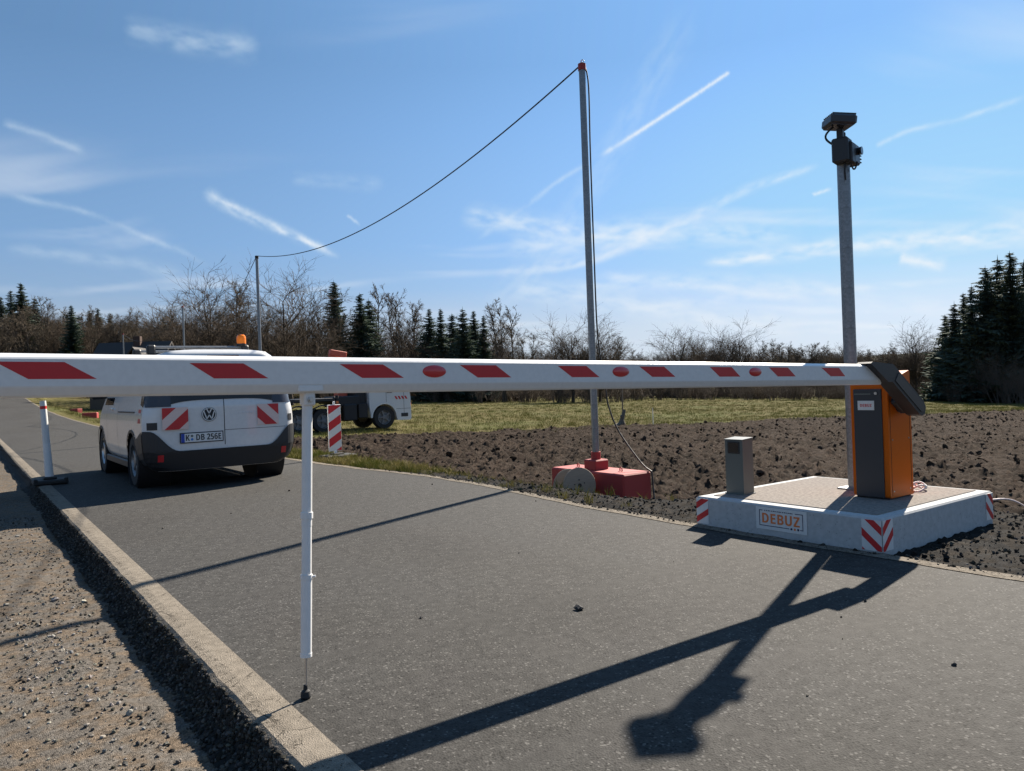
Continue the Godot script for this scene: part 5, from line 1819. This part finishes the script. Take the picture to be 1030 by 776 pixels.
# ---------------------------------------------------------------- truck
func build_truck() -> void:
	var gy := land(13.5, 31.2) - 0.02
	# local: x forward (towards +u), z towards the camera side
	var tk := thing("work_truck", "white truck with loading crane parked across the far end of the ploughed field", "truck", Vector3(10.0, gy, -31.25))
	var s := MB.new()
	# cab: side profile swept across 2.4 m
	var arch := PackedVector2Array()
	for k in 11:
		var t := PI * k / 10.0
		arch.append(Vector2(4.90 + 0.60 * cos(t), 0.50 + 0.60 * sin(t)))
	var pr := PackedVector2Array([Vector2(4.26, 0.55), Vector2(4.20, 1.0), Vector2(4.20, 2.58), Vector2(4.38, 2.74), Vector2(5.72, 2.74), Vector2(5.92, 2.60), Vector2(6.14, 1.75), Vector2(6.20, 1.35), Vector2(6.22, 0.42), Vector2(6.16, 0.34), Vector2(5.53, 0.36)])
	pr.append_array(arch)
	s.plate(Vector3(0, 0, -1.18), Vector3(1, 0, 0), Vector3.UP, pr, 2.36)
	var cab := part("cab", s, M.truck_white, tk, "white driver's cab")
	s = MB.new()
	for z in [1.181, -1.185]:
		s.plate(Vector3(0, 0, z), Vector3(1, 0, 0), Vector3.UP, PackedVector2Array([Vector2(4.95, 1.75), Vector2(5.98, 1.65), Vector2(5.84, 2.42), Vector2(5.0, 2.45)]), 0.004)
	part("side_window", s, M.dark_glass, cab)
	s = MB.new()
	s.plate(Vector3(5.93, 0, -1.05), Vector3(0, 0, 1), Vector3(0.24, -1, 0).normalized() * -1, rect(0.0, 1.75, 2.1, 2.52), 0.01)
	for z in [1.182]:
		for k in 4:
			var x: float = 5.40 + k * 0.16
			var q := MB.new()
			q.plate(Vector3(0, 0, z), Vector3(1, 0, 0), Vector3.UP, PackedVector2Array([Vector2(x + 0.08, 1.28), Vector2(x + 0.17, 1.28), Vector2(x + 0.09, 1.42), Vector2(x, 1.42)]), 0.003)
			part("hazard_stripe", q, M.red_film, cab)
	s = MB.new()
	s.box(Vector3(5.16, 1.62, 1.19), Vector3(0.26, 0.10, 0.03), 0.01)
	part("door_handle", s, M.black, cab)
	s = MB.new()
	s.box(Vector3(5.86, 1.28, 1.185), Vector3(0.012, 1.5, 0.004), 0.0)
	s.box(Vector3(5.0, 1.75, 1.185), Vector3(0.012, 1.2, 0.004), 0.0)
	s.box(Vector3(5.85, 0.86, 1.185), Vector3(0.75, 0.012, 0.004), 0.0)
	part("door_gap", s, M.black, cab)
	s = MB.new()
	s.box(Vector3(5.88, 0.58, 1.187), Vector3(0.34, 0.16, 0.02), 0.01)
	part("step", s, M.plastic, cab)
	s = MB.new()
	s.box(Vector3(6.235, 1.02, 1.0), Vector3(0.04, 0.16, 0.24), 0.01)
	part("front_lamp", s, M.red_lens if false else M.sign_orange, cab)
	s = MB.new()
	s.box(Vector3(6.14, 2.0, 1.30), Vector3(0.12, 0.55, 0.20), 0.03)
	s.cyl(Vector3(5.98, 2.3, 1.16), Vector3(6.12, 2.3, 1.30), 0.015, 0.015, 6)
	part("wing_mirror", s, M.plastic, cab)
	# mudguard rim of the cab
	s = MB.new()
	for k in 16:
		var t0 := PI * k / 16.0; var t1 := PI * (k + 1) / 16.0
		var q := []
		for e in [[t0, 0.575], [t1, 0.575], [t1, 0.66], [t0, 0.66]]:
			q.append(Vector3(4.90 + cos(e[0]) * e[1], 0.52 + sin(e[0]) * e[1], 1.20))
		s.quad(q[0], q[3], q[2], q[1])
		s.quad(q[0], q[1], q[1] - Vector3(0, 0, 0.3), q[0] - Vector3(0, 0, 0.3))
	part("mudguard", s, M.truck_white, cab)
	# chassis and machinery
	s = MB.new()
	for z in [-0.42, 0.42]: s.box(Vector3(2.4, 0.86, z), Vector3(5.4, 0.24, 0.10), 0.01)
	for x in [0.2, 1.4, 2.6, 3.8]: s.box(Vector3(x, 0.86, 0), Vector3(0.1, 0.16, 0.84), 0.0)
	part("chassis", s, M.black, tk)
	for w in [[4.90, 1.0], [4.90, -1.0], [2.12, 1.0], [2.12, -1.0], [1.05, 1.0], [1.05, -1.0]]:
		wheel(tk, "wheel", w[0], w[1] * 1.02, 0.51, 0.30, 1.0, M.rim_dark)
		var wn: Node3D = tk.get_child(tk.get_child_count() - 1)
		wn.rotation.y = -PI / 2 if w[1] > 0 else PI / 2
	for x in [1.05, 2.12]:
		s = MB.new()
		for k in 12:
			var t0 := PI * k / 12.0; var t1 := PI * (k + 1) / 12.0
			var a := Vector3(x + cos(t0) * 0.62, 0.53 + sin(t0) * 0.60, 1.18)
			var b := Vector3(x + cos(t1) * 0.62, 0.53 + sin(t1) * 0.60, 1.18)
			s.quad(a, b, b - Vector3(0, 0, 0.38), a - Vector3(0, 0, 0.38))
			s.quad(a, a * Vector3(1, 1, 1) + Vector3(0, 0.06, 0), b + Vector3(0, 0.06, 0), b)
		part("rear_mudguard", s, M.plastic, tk)
	s = MB.new()
	s.box(Vector3(3.32, 0.80, 0.95), Vector3(0.62, 0.72, 0.50), 0.05)
	s.box(Vector3(3.2, 1.28, 0.55), Vector3(1.2, 0.45, 1.1), 0.04)
	part("fuel_tank", s, M.black, tk)
	s = MB.new()
	s.box(Vector3(3.90, 0.85, 0.98), Vector3(0.42, 0.62, 0.42), 0.02)
	s.box(Vector3(3.88, 1.42, 0.5), Vector3(0.5, 0.7, 1.0), 0.03)
	part("valve_cabinet", s, M.black, tk)
	s = MB.new()
	s.cyl(Vector3(2.72, 0.05, 1.16), Vector3(2.72, 1.55, 1.16), 0.07, 0.07, 12)
	s.box(Vector3(2.72, 0.03, 1.16), Vector3(0.32, 0.05, 0.32), 0.01)
	s.box(Vector3(2.72, 1.30, 0.3), Vector3(0.22, 0.22, 1.8), 0.01)
	part("stabiliser_leg", s, M.black, tk)
	for k in 5:
		s = MB.new()
		s.cyl(Vector3(2.72, 0.25 + k * 0.24, 1.16), Vector3(2.72, 0.35 + k * 0.24, 1.16), 0.073, 0.073, 12)
		part("hazard_band", s, M.sign_orange, tk)
	s = MB.new()
	s.box(Vector3(3.35, 1.62, 0.1), Vector3(0.45, 1.0, 0.5), 0.03)
	s.box(Vector3(3.30, 2.15, 0.1), Vector3(0.30, 0.55, 0.34), 0.03)
	s.box(Vector3(3.36, 2.55, 0.05), Vector3(1.3, 0.24, 0.26), 0.03, Basis(Vector3(0, 0, 1), -0.06))
	s.box(Vector3(3.30, 3.36, 0.05), Vector3(0.75, 0.26, 0.26), 0.02, Basis(Vector3(0, 0, 1), -0.16))
	s.box(Vector3(3.0, 3.0, 0.05), Vector3(0.2, 0.8, 0.2), 0.02)
	part("loading_crane", s, mat(0.60, 0.10, 0.05, 0.5), tk, "folded red loading crane behind the cab")
	# load box
	s = MB.new()
	s.box(Vector3(1.25, 1.38, 0), Vector3(3.0, 0.14, 2.40), 0.02)
	part("load_bed", s, M.plastic, tk)
	s = MB.new()
	s.box(Vector3(0.30, 1.0, 1.05), Vector3(0.42, 1.36, 0.34), 0.03)
	var bx := part("tool_locker", s, M.truck_white, tk, "white tool locker with blue print at the tail of the truck")
	s = MB.new()
	s.box(Vector3(0.34, 0.86, 1.222), Vector3(0.22, 0.30, 0.004), 0.0)
	part("blue_print", s, M.sky_blue_print, bx)
	s = MB.new()
	s.plate(Vector3(0.32, 1.42, 1.220), Vector3(1, 0, 0), Vector3.UP, PackedVector2Array([Vector2(-0.11, 0.1), Vector2(0.11, 0.1), Vector2(0, 0.24)]), 0.004)
	part("red_triangle", s, M.red_film, bx)

# ---------------------------------------------------------------- roadside furniture, house
func build_rest() -> void:
	# striped beacon board on a recycled foot
	var by := 0.0
	var bb := thing("beacon_board", "red and white striped beacon board standing on the right verge behind the van", "beacon board", Vector3(5.47, land(5.5, 13.09) + 0.01, -13.09), 0.10)
	var sheet_n := striped_sheet(bb, "board", Vector3(-0.125, 0.145, 0.012), Vector3(1, 0, 0), Vector3.UP, 0.25, 0.83, [[0.06, 0.21], [0.355, 0.51], [0.66, 0.82], [-0.23, -0.08]], 0.15, M.white_film, M.red_film)
	var s := MB.new()
	s.box(Vector3(0, 0.56, 0), Vector3(0.262, 0.85, 0.022), 0.006)
	part("board_core", s, M.white, bb)
	s = MB.new()
	s.box(Vector3(0, 0.07, 0), Vector3(0.06, 0.16, 0.04), 0.008)
	s.box(Vector3(0, 1.01, 0), Vector3(0.04, 0.07, 0.02), 0.005)
	part("post", s, M.white, bb)
	s = MB.new()
	s.box(Vector3(0.03, 0.03, 0.03), Vector3(0.60, 0.085, 0.36), 0.02)
	s.box(Vector3(0.03, 0.075, 0.0), Vector3(0.22, 0.05, 0.16), 0.012)
	part("foot", s, M.rubber, bb)
	# white marker post leaning on the edging strip
	var mp := thing("marker_post", "leaning white marker post with red band on a black foot at the left kerb", "marker post", Vector3(0.99, 0.004, -12.95))
	var rot := Basis(Vector3(0, 0, 1), 0.045)
	var wp := Node3D.new()
	wp.name = "shaft"
	mp.add_child(wp)
	wp.basis = rot
	s = MB.new()
	s.cyl(Vector3(0, 0.05, 0), Vector3(0, 0.60, 0), 0.058, 0.048, 20)
	part("lower_shaft", s, M.white, wp)
	s = MB.new()
	s.cyl(Vector3(0, 0.60, 0), Vector3(0, 1.10, 0), 0.048, 0.0435, 20)
	part("middle_shaft", s, M.white_film, wp)
	s = MB.new()
	s.cyl(Vector3(0, 1.10, 0), Vector3(0, 1.145, 0), 0.0435, 0.043, 20)
	part("red_band", s, M.red_film, wp)
	s = MB.new()
	s.cyl(Vector3(0, 1.145, 0), Vector3(0, 1.22, 0), 0.043, 0.041, 20)
	part("top", s, M.white_film, wp)
	s = MB.new()
	s.box(Vector3(0, 0.035, 0), Vector3(0.44, 0.07, 0.42), 0.02)
	s.box(Vector3(0, 0.085, 0), Vector3(0.17, 0.05, 0.17), 0.02)
	for x in [-0.19, 0.19]: s.box(Vector3(x, 0.07, 0.17), Vector3(0.05, 0.05, 0.08), 0.01)
	part("foot", s, M.rubber, mp)
	# stone and leaf on the carriageway
	var q := 0
	for at in [[671, 0.022, 2.99, 3.26], [0, 0.010, 3.4, 2.2], [0, 0.008, 2.0, 4.2]]:
		var o := MeshInstance3D.new()
		o.name = numbered("road_stone")
		o.mesh = clod_mesh(90 + q, 0.7, M.dark_stone)
		add_child(o)
		o.position = Vector3([2.60, 3.22, 1.9][q], at[1] * 0.55, -[3.05, 1.45, 3.5][q])
		o.scale = Vector3.ONE * at[1]
		o.set_meta("label", ["dark stone lying alone in the middle of the road", "tiny dark chip near the right edge of the foreground road", "small dark chip on the road beyond the boom prop"][q])
		o.set_meta("category", "stone")
		q += 1
	# dark roofed house among the trees
	var hs := thing("house", "dark roofed house with chimney half hidden behind the van", "house", Vector3(13.2, land(13.2, 78.0) - 0.1, -78.0), deg_to_rad(-34.0))
	s = MB.new()
	s.box(Vector3(0, 2.3, 0), Vector3(7.4, 4.6, 6.4), 0.0)
	part("wall", s, M.house_wall, hs)
	s = MB.new()
	var rp := PackedVector2Array([Vector2(-3.9, 4.15), Vector2(-3.65, 4.15), Vector2(0, 7.35), Vector2(3.65, 4.15), Vector2(3.9, 4.15), Vector2(0, 7.62)])
	s.plate(Vector3(-4.1, 0, 0), Vector3(0, 0, 1), Vector3.UP, rp, -8.2)
	var rf := part("roof", s, M.roof_tile, hs)
	s = MB.new()
	s.box(Vector3(0.4, 7.6, 0.3), Vector3(0.75, 1.2, 0.6), 0.02)
	part("chimney", s, M.brick_dark, rf)
	s = MB.new()
	s.plate(Vector3(0, 0, 3.2), Vector3(1, 0, 0), Vector3.UP, PackedVector2Array([Vector2(-0.4, 4.2), Vector2(3.4, 4.2), Vector2(1.5, 6.4)]), 0.6)
	part("gable", s, M.house_wall, hs)
	s = MB.new()
	for e in [[Vector2(-0.7, 4.0), Vector2(1.5, 6.62)], [Vector2(1.5, 6.62), Vector2(3.7, 4.0)]]:
		s.plate(Vector3(0, 0, 0.6), Vector3(1, 0, 0), Vector3.UP, PackedVector2Array([e[0], e[1], e[1] + Vector2(0, 0.2), e[0] + Vector2(0, 0.2)]), 3.5)
	part("gable_roof", s, M.roof_tile, rf)
	hs.scale = Vector3(0.82, 0.84, 0.82)
	for x in [-2.4, -1.2, 1.5]:
		s = MB.new()
		s.box(Vector3(x, 2.6, 3.205 if x < 0 else 3.81), Vector3(0.9, 1.2, 0.06), 0.0)
		var wd := part("window", s, M.white, hs)
		s = MB.new()
		s.box(Vector3(x, 2.6, 3.24 if x < 0 else 3.845), Vector3(0.78, 1.08, 0.02), 0.0)
		part("pane", s, M.dark_glass, wd)
	# old stump and fence stakes at the far edge of the ploughed field
	var su := 26.0
	var sv := 26.8
	var stp := thing("tree_stump", "dark forked stump at the far edge of the ploughed field", "stump", Vector3(25.4, land(25.4, 26.2), -26.2))
	s = MB.new()
	s.cyl(Vector3(-0.1, -0.1, 0), Vector3(0.25, 0.75, 0), 0.14, 0.07, 8)
	s.cyl(Vector3(0.2, -0.1, 0), Vector3(-0.02, 0.5, 0.05), 0.12, 0.05, 8)
	s.cyl(Vector3(-0.5, -0.05, 0), Vector3(0.1, 0.15, 0), 0.12, 0.1, 8)
	part("trunk", s, M.wood_old, stp)
	for e in [[26.7, 27.4, 2.1, 0.035, 0.02], [27.8, 26.4, 0.85, 0.02, 0.0]]:
		s = MB.new()
		s.cyl(Vector3(0, -0.2, 0), Vector3(e[4], e[2], 0), e[3], e[3] * 0.8, 8)
		single("fence_stake", s, M.wood_old if e[2] > 1.0 else M.white, ["tall thin wooden stake behind the forked stump", "short pale stake right of the forked stump"][0 if e[2] > 1.0 else 1], "stake", Vector3(e[0], land(e[0], e[1]), -e[1]))
